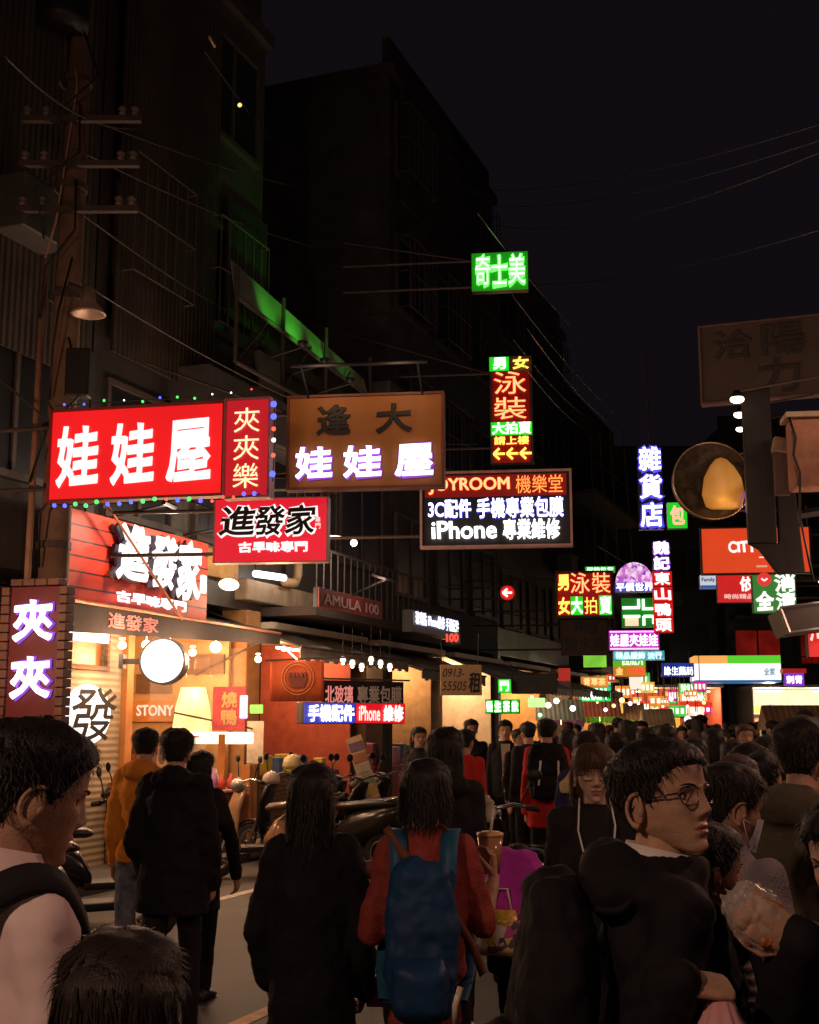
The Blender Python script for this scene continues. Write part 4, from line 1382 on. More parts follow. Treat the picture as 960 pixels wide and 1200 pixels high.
# ------------------------------------------------------------------ round disc sign, dark column and clutter on the far kerb
rp = at(834, 564, 13.0)
rs = empty('round_disc', 'large round dark acrylic disc with an egg shaped orange glow inside', 'sign', rp, YAW_PERP + R(8))
DISC = mat('smoked_acrylic', (.075, .055, .038), .6, var=.95, scale=8, spec=.2)
r0 = .405
MB().lathe([(0, .0), (r0, 0), (r0, .12), (0, .12)], 48, Matrix.Rotation(R(90), 4, 'X') @ Matrix.Translation((0, 0, -.1))).build('disc', DISC, rs)
MB().tube([((r0 + .008) * math.cos(2 * math.pi * i / 48), -.03, (r0 + .008) * math.sin(2 * math.pi * i / 48)) for i in range(49)], .011, 6).build('rim', mat('rim_steel', (.5, .38, .26), .3, .8), rs, True)
EGG = em('egg_lamp', (1, .30, .02), 1.0)
n_, l_, b_ = EGG.node_tree.nodes, EGG.node_tree.links, EGG.node_tree.nodes['Principled BSDF']
b_.inputs['Base Color'].default_value = (.62, .50, .22, 1)
b_.inputs['Emission Strength'].default_value = .22
MB().eloft([(-.31, .1, -.045, .13, .03), (-.29, .1, -.07, .19, .04), (-.16, .1, -.08, .23, .05), (.02, .1, -.075, .20, .045), (.15, .1, -.06, .13, .03), (.23, .1, -.04, .06, .012), (.25, .1, -.03, .01, .004)], 24).build('egg_lens', EGG, rs, True)
lamp('egg_light', (.1, -.30, -.30), (1, .42, .06), 1.0, rs, .05)
MB().bar((r0 * .6, .06, .3), (r0 + .5, .06, .42), .02).bar((r0 * .6, .06, -.3), (r0 + .5, .06, -.3), .02).build('wall_arm', IRON, rs)
MB().box(.31, .335, -.15, -.13, -.36, -.14).build('blue_edge', em('blue_edge', (.04, .08, .9), 1.0), rs)

dc0, dcw, dch = sign_base(878, 911, 455, 636, 12.4, YAW_PERP)
dc = empty('sign_column', 'dark unlit column sign with a slanted brace in front of the round disc', 'sign column', dc0, YAW_PERP)
BLK = mat('soot_black', (.014, .012, .013), .7, var=.3)
MB().box(0, dcw, 0, .12, 0, dch).build('column_box', BLK, dc, bevel=.01)
MB().prism([(0, -.004), (dcw + .02, -.004), (dcw + .02, dch * .62), (dcw + .2, dch * .36), (dcw + .26, -.30), (.27, -.31), (.10, -.06)], .02, .11).build('brace_box', BLK, dc, bevel=.01)
MB().bar((dcw + .2, .2, .3), (dcw + 1.6, .25, .5), .05).build('support_arm', BLK, dc)

fp = at(905, 530, 12.0)
fpn = empty('junction_panel', 'small pale weathered electric box fixed beside the dark column', 'electric box', fp, YAW_PERP)
MB().box(0, .18, 0, .12, .02, .17, Matrix.Rotation(R(12), 4, 'Y')).build('box_lid', mat('pale_box', (.40, .27, .18), .7, var=.4), fpn, bevel=.012)
MB().box(.02, .16, .02, .1, -.42, .0).build('cable_trunk', mat('brown_trunk', (.12, .07, .06), .7), fpn)
bp0, bpw, bph = sign_base(931, 1010, 490, 571, 11.6, YAW_PERP)
ac = empty('weathered_panel', 'peeling pinkish wall panel with a pale top ledge at the edge of the street', 'panel', bp0, YAW_PERP)
MB().box(0, bpw, 0, .3, 0, bph).build('panel_face', mat('peeling_pink', (.42, .20, .13), .75, var=.35, scale=5, bump=.6, bscale=12), ac, bevel=.02)
MB().box(-.05, bpw, -.06, .3, bph + .003, bph + .05).build('ledge', mat('pale_ledge', (.5, .38, .28), .7), ac)
MB().tube([(-.02, -.03, bph), (.03, -.04, bph * .7), (.0, -.04, bph * .45), (.05, -.04, bph * .2), (.03, -.04, -.3), (.12, -.04, -.9)], .012, 5).build('hanging_cable', INK, ac, True)
lamp('panel_light', tuple(bp0 + Vector((.15, -1.0, 1.0))), (1, .6, .4), 22, None, .1)
bpl = empty('bulkhead_lamp', 'small lamp fixed above the peeling pinkish panel', 'lamp', bp0 + Vector((.15, -.95, 1.1)))
MB().ell((0, 0, -.05), .05).build('bulb', em('pink_warm_bulb', (1, .6, .4), 4), bpl, True)
MB().bar((0, 0, 0), (.6, .8, .3), .015).build('lamp_arm', IRON, bpl)
for i, (px, py, Y, r) in enumerate(((864, 468, 12.2, .055), (867, 486, 14.5, .055), (868, 503, 17, .05))):
    l = empty('bracket_lamp', ['biggest of three pale lamps hanging beside the dark column', 'middle of three pale lamps hanging beside the dark column', 'smallest and lowest of three pale lamps beside the dark column'][i], 'lamp', at(px, py, Y))
    MB().ell((0, 0, 0), (r * 1.3, r, r * .75), 14, 9).build('bulb', em('pale_bulb', (1, .72, .55), 6), l, True)
    MB().lathe([(0, .09), (.03, .09), (r * 1.35, .02), (r * 1.3, .015), (0, .06)], 14).build('shade', DARK, l, True)
    MB().bar((0, 0, .08), (.9, 0, .25), .014).build('lamp_arm', IRON, l)
gp = at(930, 700, 12.6)
gb = empty('canopy_frame', 'dark folded awning frame on the far kerb above the edge sign', 'awning', at(925, 742, 12.6), YAW_PERP)
MB().prism([(0, 0), (.8, .1), (.8, .34), (-.08, .24)], 0, .8).build('folded_canopy', mat('sooty_vinyl', (.06, .045, .045), .5), gb)
MB().bar((0, -.02, 0), (.8, -.02, .1), .02).bar((-.08, -.02, .25), (.8, -.02, .36), .02).bar((0, -.02, 0), (-.08, -.02, .25), .02).build('rail', STEEL, gb)
MB().ell((.36, -.12, .5), (.07, .05, .03)).build('lamp', em('pale_bulb', (1, .72, .55), 6), gb, True)
lamp('canopy_light', (.36, -.3, .4), (1, .7, .5), 1.5, gb, .08)

# ------------------------------------------------------------------ lit stalls in the far crowd
for i, (px, py, Y, w_, h_, col, lb) in enumerate([
        (700, 828, 37, 1.3, .5, (.85, .12, .06), 'red lit stall canopy under the green tea sign'), (735, 832, 38, 1.0, .4, (.9, .45, .15), 'amber lit stall canopy beside the red one'),
        (770, 838, 36, .9, .35, (.95, .75, .5), 'cream lit stall canopy behind the crowd'), (655, 830, 33, 1.2, .45, (.15, .3, .4), 'teal printed stall canopy with orange edge'),
        (930, 838, 26, 1.3, .4, (.9, .4, .1), 'orange lit stall canopy at the far kerb')]):
    sB = empty('market_stall', lb, 'stall', Vector((at(px, py, Y).x, Y, 0)), 0)
    z = at(px, py, Y).z
    vl = MB()
    for q in range(10):
        xa = -w_ / 2 + w_ * q / 10
        vl.prism([(xa + .004, z - .3), (xa + w_ / 10 - .004, z - .3), (xa + w_ / 10 - .004, z - .46), (xa + w_ / 20, z - .50), (xa + .004, z - .46)], -.43, -.42)
    vl.build('valance', mat('valance_%d' % i, [c * .8 for c in (col[1], col[0], col[2])], .7), sB)
    MB().prism([(-.42, z - .3), (.42, z - .3), (.0, z + h_ * .5)], -w_ / 2, w_ / 2, Matrix.Rotation(R(90), 4, 'Z')).build('canopy', wavemat('stall_canopy_%d' % i, [c * .6 for c in col], [min(.7, c * .4 + .3) for c in col], 2.6, 'X', .7, .1), sB)
    pp = MB()
    for x in (-w_ / 2 + .05, w_ / 2 - .05):
        pp.bar((x, -.35, 0), (x, -.35, z - .3), .025).bar((x, .35, 0), (x, .35, z - .3), .025)
    pp.build('post', STEEL, sB)
    MB().box(-w_ / 2 + .08, w_ / 2 - .08, -.3, .3, .7, .8).build('counter', WOOD, sB)
    MB().ell((0, -.3, z - .36), .06).build('bulb', L_WARM, sB, True)
    lamp('stall_light', (0, -.35, z - .5), (1, .60, .32), 46, sB, .08)
rb_ = random.Random(5)
for i in range(26):
    px, py = 585 + i * 9.6, 829 + rb_.uniform(-12, 9)
    p = at(px, py, rb_.uniform(29, 41))
    e = empty('bare_bulb', 'small bare bulb glowing over the far market stalls', 'bulb', p, 0, 'bare bulbs over the far stalls')
    MB().ell((0, 0, 0), rb_.uniform(.03, .07), 10, 7).build('glass', rb_.choice([L_WARM, em('cool_bulb', (1, .92, .85), 5), em('amber_bulb', (1, .5, .15), 4)]), e, True)
    MB().bar((0, 0, .05), (0, 0, .45), .01, 4).build('cord', INK, e)
for px, py, Y, lb in ((662, 798, 32, 'red cloth pennant over a white one hanging by the stalls'), (745, 790, 37, 'white lit paper lantern box among the far signs')):
    e, w, h = panel_sign('hanging_cloth', lb, px - 7, px + 7, py - 15, py + 18, Y, mat('pennant_white', (.7, .6, .5), .7) if px < 700 else em('lantern_box', (1, .85, .7), 1.0), depth=.03)
    MB().box(0, w, -.012, -.003, h * .55, h).build('red_half', em('pennant_red', (.6, .03, .02), .6), e)
for px, py, Y, r, c in ((633, 838, 30, .05, (.3, 1, .4)), (806, 843, 36, .1, (.5, .6, 1)), (818, 846, 36, .1, (.9, .95, 1))):
    e = empty('lit_lantern', 'small round %s lantern glowing over the far crowd' % ('green' if c[0] < .4 else 'bluish' if c[0] < .8 else 'white'), 'lantern', at(px, py, Y))
    MB().ell((0, 0, 0), r, 10, 8).build('globe', em('globe_%d' % px, c, 2.5), e, True)
    MB().bar((0, 0, r), (0, 0, r + .5), .008, 4).build('cord', INK, e)

rp_ = random.Random(23)
PCOL = [(.8, .03, .02), (.9, .30, .04), (.06, .6, .08), (1, .75, .5), (.7, .02, .25), (.05, .2, .7), (.9, .55, .1), (.8, .05, .03)]
for i in range(40):
    px, py = 640 + i * 4.7 + rp_.uniform(-3, 3), rp_.uniform(782, 834)
    hw, hh = rp_.uniform(5, 13), rp_.uniform(3, 8)
    c = PCOL[rp_.randrange(len(PCOL))]
    e, w, h = panel_sign('stall_sign', 'small coloured lit panel among the far market stalls', px - hw, px + hw, py - hh, py + hh, rp_.uniform(37, 43), em('panel_%d' % PCOL.index(c), c, 1.0, var=.5, scale=2.5), side=CAS_B, depth=.1, group='small lit panels among the far stalls')
    k = MB()
    for q in range(3):
        k.box(w * (.1 + .3 * q), w * (.1 + .3 * q + .18), -.02, -.005, h * .25, h * .75)
    k.build('light_block_pattern', em('pale_panel_block', (1, .85, .7), 1.4), e)
    MB().bar((w / 2, .05, h), (w / 2, .05, h + 1.2), .012).build('hanger', IRON, e)

# ------------------------------------------------------------------ unseen lamps added outside the frame to light the figures and the crowd
def fill_post_lamp(label, loc, power, col, arm=(1.0, 0)):
    e = empty('fill_post_lamp', label, 'fill lamp', (loc[0], loc[1], 0), 0)
    MB().tube([(0, 0, 0), (0, 0, loc[2] + .2)], [.07, .05], 12).build('post', STEEL, e, True)
    MB().bar((0, 0, loc[2] + .15), (arm[0], arm[1], loc[2] + .05), .03).build('lamp_arm', STEEL, e)
    MB().lathe([(0, .1), (.1, .08), (.16, 0), (.0, -.01)], 16, Matrix.Translation((arm[0], arm[1], loc[2]))).build('lamp_head', L_WARM, e, True)
    lamp('fill_post_light', (arm[0], arm[1], loc[2] - .15), col, power, e, .15)


fill_post_lamp('unseen post lamp added behind the viewer to light the near figures', (-4.2, -1.6, 4.6), 420, (1, .60, .42))


def add_kerb_lamp(label, loc, power, col):
    e = empty('fill_kerb_lamp', label, 'lamp', loc, 0)
    MB().ell((0, 0, .06), .06, 12, 9).build('bulb', L_WARM, e, True)
    MB().lathe([(0, .24), (.03, .24), (.16, .13), (.15, .12), (0, .2)], 16).build('shade', DARK, e, True)
    MB().bar((0, 0, .22), (0, 0, .9), .01).bar((0, 0, .9), tuple(V * 1.6 + Vector((0, 0, .95))), .02).build('lamp_arm', IRON, e)
    lamp('fill_kerb_light', (0, 0, -.08), col, power, e, .08)


add_kerb_lamp('unseen lamp added on the near kerb before the parked scooters', (-4.75, 9.0, 2.7), 170, (1, .52, .28))
add_kerb_lamp('unseen lamp added on the opposite kerb just behind the viewer', (1.3, -1.2, 3.0), 26, (1, .56, .40))
add_kerb_lamp('unseen lamp added on the opposite kerb beside the man holding a snack', (2.35, 3.0, 2.8), 40, (1, .46, .36))
add_kerb_lamp('unseen lamp added on the opposite kerb by the front of the crowd', (3.3, 6.0, 3.0), 80, (1, .55, .36))
add_kerb_lamp('unseen lamp added on the opposite kerb near the edge sign', (5.4, 11.5, 3.1), 140, (1, .55, .36))
# ================================================================== SCOOTERS
def scooter_proto(i, body_c, seat_c, label):
    e = empty('motor_scooter', label, 'scooter', (0, 0, 0))
    BM = mat('scooter_paint_%d' % i, body_c, .22, var=.15)
    for x in (-.60, .62):
        wv = MB(Matrix.Translation((x, 0, .235)) @ Matrix.Rotation(R(90), 4, 'X'))
        wv.lathe([(.155, -.04), (.205, -.05), (.235, -.025), (.235, .025), (.205, .05), (.155, .04), (.155, -.04)], 24)
        wh = wv.build('wheel', RUBBER, e, True)
        rm = MB(Matrix.Translation((x, 0, .235)) @ Matrix.Rotation(R(90), 4, 'X'))
        rm.lathe([(.0, -.03), (.04, -.035), (.05, -.02), (.05, .02), (.04, .035), (0, .03)], 14)
        rm.lathe([(.135, -.035), (.158, -.038), (.158, .038), (.135, .035), (.135, -.035)], 24)
        for k in range(5):
            t = 2 * math.pi * k / 5
            rm.bar((.03 * math.cos(t), .03 * math.sin(t), 0), (.145 * math.cos(t), .145 * math.sin(t), 0), .016)
        rm.build('rim', STEEL, wh, True)
    rows = [(-.88, .72, .03, .05), (-.80, .69, .11, .10), (-.55, .60, .155, .17), (-.25, .52, .16, .18), (-.08, .44, .14, .16), (.02, .36, .12, .09)]
    rings = [[(x, ry * math.cos(2 * math.pi * j / 18), z + rz * math.sin(2 * math.pi * j / 18)) for j in range(18)] for x, z, ry, rz in rows]
    MB().loft(rings).build('rear_cowl', BM, e, True)
    rings = [[(x, ry * math.copysign(abs(math.cos(2 * math.pi * j / 18)) ** .6, math.cos(2 * math.pi * j / 18)), z + rz * math.sin(2 * math.pi * j / 18)) for j in range(18)]
             for x, z, ry, rz in [(-.84, .80, .05, .03), (-.74, .80, .12, .045), (-.45, .785, .145, .055), (-.2, .755, .14, .05), (-.02, .745, .11, .045), (.04, .735, .05, .02)]]
    MB().loft(rings).build('seat', mat('scooter_seat_%d' % i, seat_c, .35, var=.2), e, True)
    MB().box(-.05, .42, -.15, .15, .27, .335).build('floorboard', DARK, e, bevel=.02)
    sh = []
    for x, z, wd_, th in [(.40, .30, .17, .03), (.46, .5, .20, .035), (.44, .72, .19, .04), (.36, .92, .14, .05), (.30, 1.0, .08, .04)]:
        sh.append([(x + th * math.sin(2 * math.pi * j / 16), wd_ * math.copysign(abs(math.cos(2 * math.pi * j / 16)) ** .7, math.cos(2 * math.pi * j / 16)), z) for j in range(16)])
    MB().loft(sh).build('leg_shield', BM, e, True)
    fd = []
    for k in range(9):
        t = math.pi * (.08 + .84 * k / 8)
        fd.append([(.62 + (.27 + .02 * math.cos(u)) * math.cos(t), .075 * math.sin(u), .235 + (.27 + .02 * math.cos(u)) * math.sin(t)) for u in [2 * math.pi * j / 10 for j in range(10)]])
    MB().loft(fd).build('fender', BM, e, True)
    MB().bar((.62, .07, .235), (.44, .05, .72), .02).bar((.62, -.07, .235), (.44, -.05, .72), .02).build('fork', STEEL, e)
    hb = MB().tube([(.24, .36, 1.04), (.31, .2, 1.07), (.34, 0, 1.03), (.31, -.2, 1.07), (.24, -.36, 1.04)], .015, 8)
    hb.build('handlebar', CHROME, e, True)
    for s in (-1, 1):
        g = MB().tube([(.27, s * .28, 1.05), (.23, s * .38, 1.035)], .021, 8)
        g.build('grip', RUBBER, e, True)
        m = MB().tube([(.29, s * .24, 1.06), (.28, s * .30, 1.2), (.27, s * .33, 1.25)], .007, 6)
        m.ell((.265, s * .35, 1.29), (.015, .065, .045), 12, 8)
        m.build('mirror', DARK, e, True)
    MB().ell((.40, 0, 1.0), (.07, .13, .075), 16, 10).build('headlight', mat('headlight_glass', (.5, .48, .45), .08, .4), e, True)
    MB().ell((-.89, 0, .68), (.025, .09, .035), 12, 8).build('tail_light', mat('tail_red', (.4, .02, .01), .2), e, True)
    MB().tube([(-.15, -.19, .25), (-.45, -.20, .24), (-.9, -.21, .34)], [.03, .05, .055], 10).build('exhaust', STEEL, e, True)
    MB().box(-.93, -.92, -.11, .11, .42, .56).build('number_plate', WHITE, e, bevel=.005)
    r = MB().tube([(-.70, .11, .82), (-.92, .10, .88), (-.92, -.10, .88), (-.70, -.11, .82)], .012, 6)
    r.build('grab_rail', CHROME, e, True)
    return e


SC = []
GS = 'scooters parked before the shops'
protos = [scooter_proto(0, (.42, .24, .13), (.10, .06, .04), 'tan fronted scooter standing before the tan pillar'),
          scooter_proto(1, (.02, .02, .024), (.03, .025, .02), 'black scooter with shiny cowl'),
          scooter_proto(2, (.03, .024, .022), (.035, .026, .02), 'beige scooter with a tan seat')]


def put_scooter(i, label, loc, head, first=[False, False, False]):
    o = protos[i] if not first[i] else copy_tree(protos[i])
    first[i] = True
    o.location = (loc[0], loc[1], 0.0)
    o.rotation_euler = (0, R(0), R(90 - head))
    tag(o, label, 'scooter', GS)
    return o


def gx(px, Y):
    return (at(px, 850, Y).x, Y)


put_scooter(0, 'tan fronted scooter with its shield turned to the road before the tan pillar', gx(318, 14.6), -118)
put_scooter(2, 'beige scooter with a long tan seat pointing to the shops, first of the packed row', gx(398, 14.9), -60)
put_scooter(1, 'black scooter wedged in the middle of the packed row', gx(428, 15.4), -62)
put_scooter(2, 'beige scooter in the packed row under the phone repair sign', gx(452, 15.0), -58)
put_scooter(2, 'beige scooter at the end of the packed row by the chatting girl', gx(476, 16.2), -55)
put_scooter(1, 'black scooter at the far end of the packed row', gx(350, 15.9), -70)
put_scooter(1, 'black scooter with a pale trim line parked by the orange hooded pedestrian', gx(92, 9.9), 62)
put_scooter(1, 'black scooter parked further in beside the cream shop wall', gx(108, 11.2), 60)
put_scooter(1, 'black scooter with a bulging white and lime bag on its seat in the road', gx(585, 9.4), -12)
put_scooter(1, 'black scooter parked by the standing group in front of the ochre shops', gx(577, 15.6), -150)
hm = empty('helmet', 'pale half helmet hung on the handlebar of the tan scooter', 'helmet', at(318, 915, 14.5))
MB().lathe([(.13, -.04), (.14, .0), (.12, .09), (.06, .14), (0, .15)], 18).build('shell', mat('pale_helmet', (.55, .42, .32), .3), hm, True)
MB().tube([(.12, 0, -.03), (.05, 0, -.16), (-.12, 0, -.03)], .008, 5).build('strap', INK, hm)
hm.scale = (.72, .72, .72)
hm = empty('helmet', 'pale yellow helmet resting on a scooter in front of the lit shelves', 'helmet', at(343, 897, 14.8))
MB().lathe([(.13, -.04), (.14, .0), (.12, .09), (.06, .14), (0, .15)], 18).build('shell', mat('lemon_helmet', (.6, .5, .2), .3), hm, True)
MB().box(.1, .17, -.1, .1, -.01, .02).build('visor', DARK, hm, bevel=.01)
hm.scale = (.85, .85, .85)
bd_ = empty('leaning_board', 'narrow multicoloured price board leaning among the scooters', 'board', at(432, 955, 15.6), R(-10))
Mt = Matrix.Rotation(R(-18), 4, 'Y')
MB(Mt).box(0, .2, 0, .03, 0, .95).build('board_panel', mat('board_tan', (.45, .3, .18), .6), bd_)
for k in range(6):
    MB(Mt).box(.01, .19, -.006, -.002, .07 + k * .14, .18 + k * .14).build('stripe', mat('dull_%d' % k, [(.25, .1, .05), (.3, .2, .06), (.1, .16, .08), (.3, .26, .2), (.3, .12, .06), (.12, .08, .14)][k], .6), bd_)

# ================================================================== PEOPLE
def cat_interp(T, Z, z):
    k = 0
    while k < len(Z) - 2 and z > Z[k + 1]:
        k += 1
    t = (z - Z[k]) / (Z[k + 1] - Z[k])
    p0, p1, p2, p3 = T[max(k - 1, 0)], T[k], T[k + 1], T[min(k + 2, len(T) - 1)]
    return .5 * (2 * p1 + (p2 - p0) * t + (2 * p0 - 5 * p1 + 4 * p2 - p3) * t * t + (3 * p1 - p0 - 3 * p2 + p3) * t ** 3)


HZ = [0, .012, .03, .05, .07, .09, .11, .13, .15, .17, .19, .208, .22, .2251]
HW = [.014, .031, .043, .052, .060, .066, .0695, .0725, .075, .0755, .070, .053, .029, .002]
HF = [.068, .079, .083, .085, .086, .088, .090, .093, .0935, .091, .080, .059, .032, .002]
HB = [-.03, -.005, .014, .040, .062, .077, .087, .094, .098, .097, .087, .065, .035, .002]


def ga(u, s):
    return math.exp(-(u / s) ** 2)


def sstep(x, a, b):
    t = min(1, max(0, (x - a) / (b - a)))
    return t * t * (3 - 2 * t)


def headpt(a, z, feat=True, jaw=1.0):
    w, f, b = cat_interp(HW, HZ, z), cat_interp(HF, HZ, z), cat_interp(HB, HZ, z)
    if z < .08:
        w *= jaw + (1 - jaw) * z / .08
    sa, ca = math.sin(a), math.cos(a)
    x = w * math.copysign(abs(sa) ** .92, sa)
    y = f * abs(ca) ** .88 if ca > 0 else -b * abs(ca) ** .92
    if feat and ca > 0:
        ax = abs(x)
        if .064 < z < .128:
            t = (.128 - z) / .048
            pr = .004 + .018 * t ** 1.3 if z >= .080 else .022 * (z - .064) / .016
            y += pr * ga(x, .0075 + .005 * min(t, 1))
        y += .007 * ga(ax - .0135, .006) * ga(z - .076, .006)
        y -= .010 * ga(ax - .031, .015) * ga(z - .112, .010)
        y += .004 * ga(ax - .03, .022) * ga(z - .128, .007)
        y += .004 * ga(ax - .046, .015) * ga(z - .092, .014)
        y += .0065 * ga(x, .018) * ga(z - .0535, .0042) + .0075 * ga(x, .0155) * ga(z - .0415, .0045) - .0035 * ga(x, .02) * ga(z - .0475, .0017)
        y += .005 * ga(x, .015) * ga(z - .014, .010) - .004 * ga(x, .016) * ga(z - .031, .006)
    zz = z
    if z < .06:
        zz += .05 * max(0, (.06 - y) / .12) * (1 - z / .06)
    return Vector((x, y, zz))


SKIN = {}


def skin(i):
    c = [(.46, .27, .18), (.50, .30, .21), (.40, .23, .15), (.55, .36, .27)][i]
    return mat('skin_tone_%d' % i, c, .6, var=.24, scale=30, bump=.16, bscale=240, spec=.3)


HAIRM = [mat('black_hair', (.010, .008, .008), .55, var=.4, scale=30, spec=.35, bump=.3, bscale=9, stretch=(42, 42, 4)), mat('brown_hair', (.075, .038, .020), .5, var=.4, scale=30, spec=.35, bump=.3, bscale=9, stretch=(42, 42, 4)), mat('dark_brown_hair', (.018, .011, .008), .55, var=.4, scale=30, spec=.35, bump=.3, bscale=9, stretch=(42, 42, 4))]
EYEW = mat('eye_white', (.6, .55, .5), .2, var=.05)
IRIS = mat('iris_dark', (.015, .010, .008), .1, var=.05)
LIPS = mat('lips', (.34, .11, .09), .4, var=.15)
TEX = []
for nm, sc_ in (('cloth_folds', .10), ('cloth_creases', .035)):
    t_ = bpy.data.textures.new(nm, 'CLOUDS')
    t_.noise_scale = sc_
    t_.noise_depth = 2
    TEX.append(t_)


def garment(mb, name, m, parent, vox=.014, amp=.022, amp2=.006, it=4):
    me = mb.mesh('work')
    bm = bmesh.new()
    bm.from_mesh(me)
    bmesh.ops.recalc_face_normals(bm, faces=bm.faces)
    bm.to_mesh(me)
    bm.free()

    def mods(o):
        r = o.modifiers.new('r', 'REMESH')
        r.mode = 'VOXEL'
        r.voxel_size = vox
        s = o.modifiers.new('s', 'SMOOTH')
        s.factor = .5
        s.iterations = it
        for tx, am in zip(TEX, (amp, amp2)):
            if am:
                d = o.modifiers.new('d', 'DISPLACE')
                d.texture = tx
                d.strength = am
                d.mid_level = .5
                d.texture_coords = 'LOCAL'
    out = evaluated(me, [mods])
    bpy.data.meshes.remove(me)
    out.name = name
    out.materials.clear()
    out.materials.append(m)
    out.polygons.foreach_set('use_smooth', [True] * len(out.polygons))
    return link(name, out, parent)


_H = {}


def hand_shape(curl, thumb):
    key = (curl, thumb)
    if key in _H:
        return _H[key]
    mb = MB()
    mb.eloft([(-.03, 0, 0, .026, .019), (0, 0, 0, .029, .018), (.03, 0, .001, .037, .017), (.07, 0, .002, .041, .015), (.092, 0, .002, .039, .012), (.098, 0, .002, .034, .008)], 18)
    for x, L, r in ((-.030, .062, .0075), (-.010, .076, .0083), (.011, .080, .0087), (.031, .072, .0085)):
        p = Vector((x * .95, .002, .082))
        ang = curl * 18
        for k, (fr, bend) in enumerate(((.42, curl * 42), (.33, curl * 62), (.25, curl * 42))):
            ang += bend
            d = Vector((x * .6 * (1 - curl), math.sin(R(ang)), math.cos(R(ang)))).normalized()
            q = p + d * (L * fr + (.012 if k == 0 else 0))
            mb.caps_seg(p, r * (1 - .10 * k), q, r * (.95 - .12 * k), 10)
            p = q
    p = Vector((.026, .004, .020))
    for d, L, r0_, r1_ in ((Vector((.62, .35 + thumb * .3, .62)), .042, .0125, .0105), (Vector((.35 - thumb * .5, .45 + thumb * .5, .8)), .032, .0102, .009), (Vector((.1 - thumb * .6, .5 + thumb * .5, .8)), .026, .009, .0075)):
        d.normalize()
        q = p + d * L
        mb.caps_seg(p, r0_, q, r1_, 10)
        p = q
    me = mb.mesh('work')

    def mods(o):
        r = o.modifiers.new('r', 'REMESH')
        r.mode = 'VOXEL'
        r.voxel_size = .0032
        s = o.modifiers.new('s', 'SMOOTH')
        s.factor = .5
        s.iterations = 2
    out = evaluated(me, [mods])
    bpy.data.meshes.remove(me)
    _H[key] = ([v.co.copy() for v in out.vertices], [tuple(f.vertices) for f in out.polygons])
    bpy.data.meshes.remove(out)
    return _H[key]


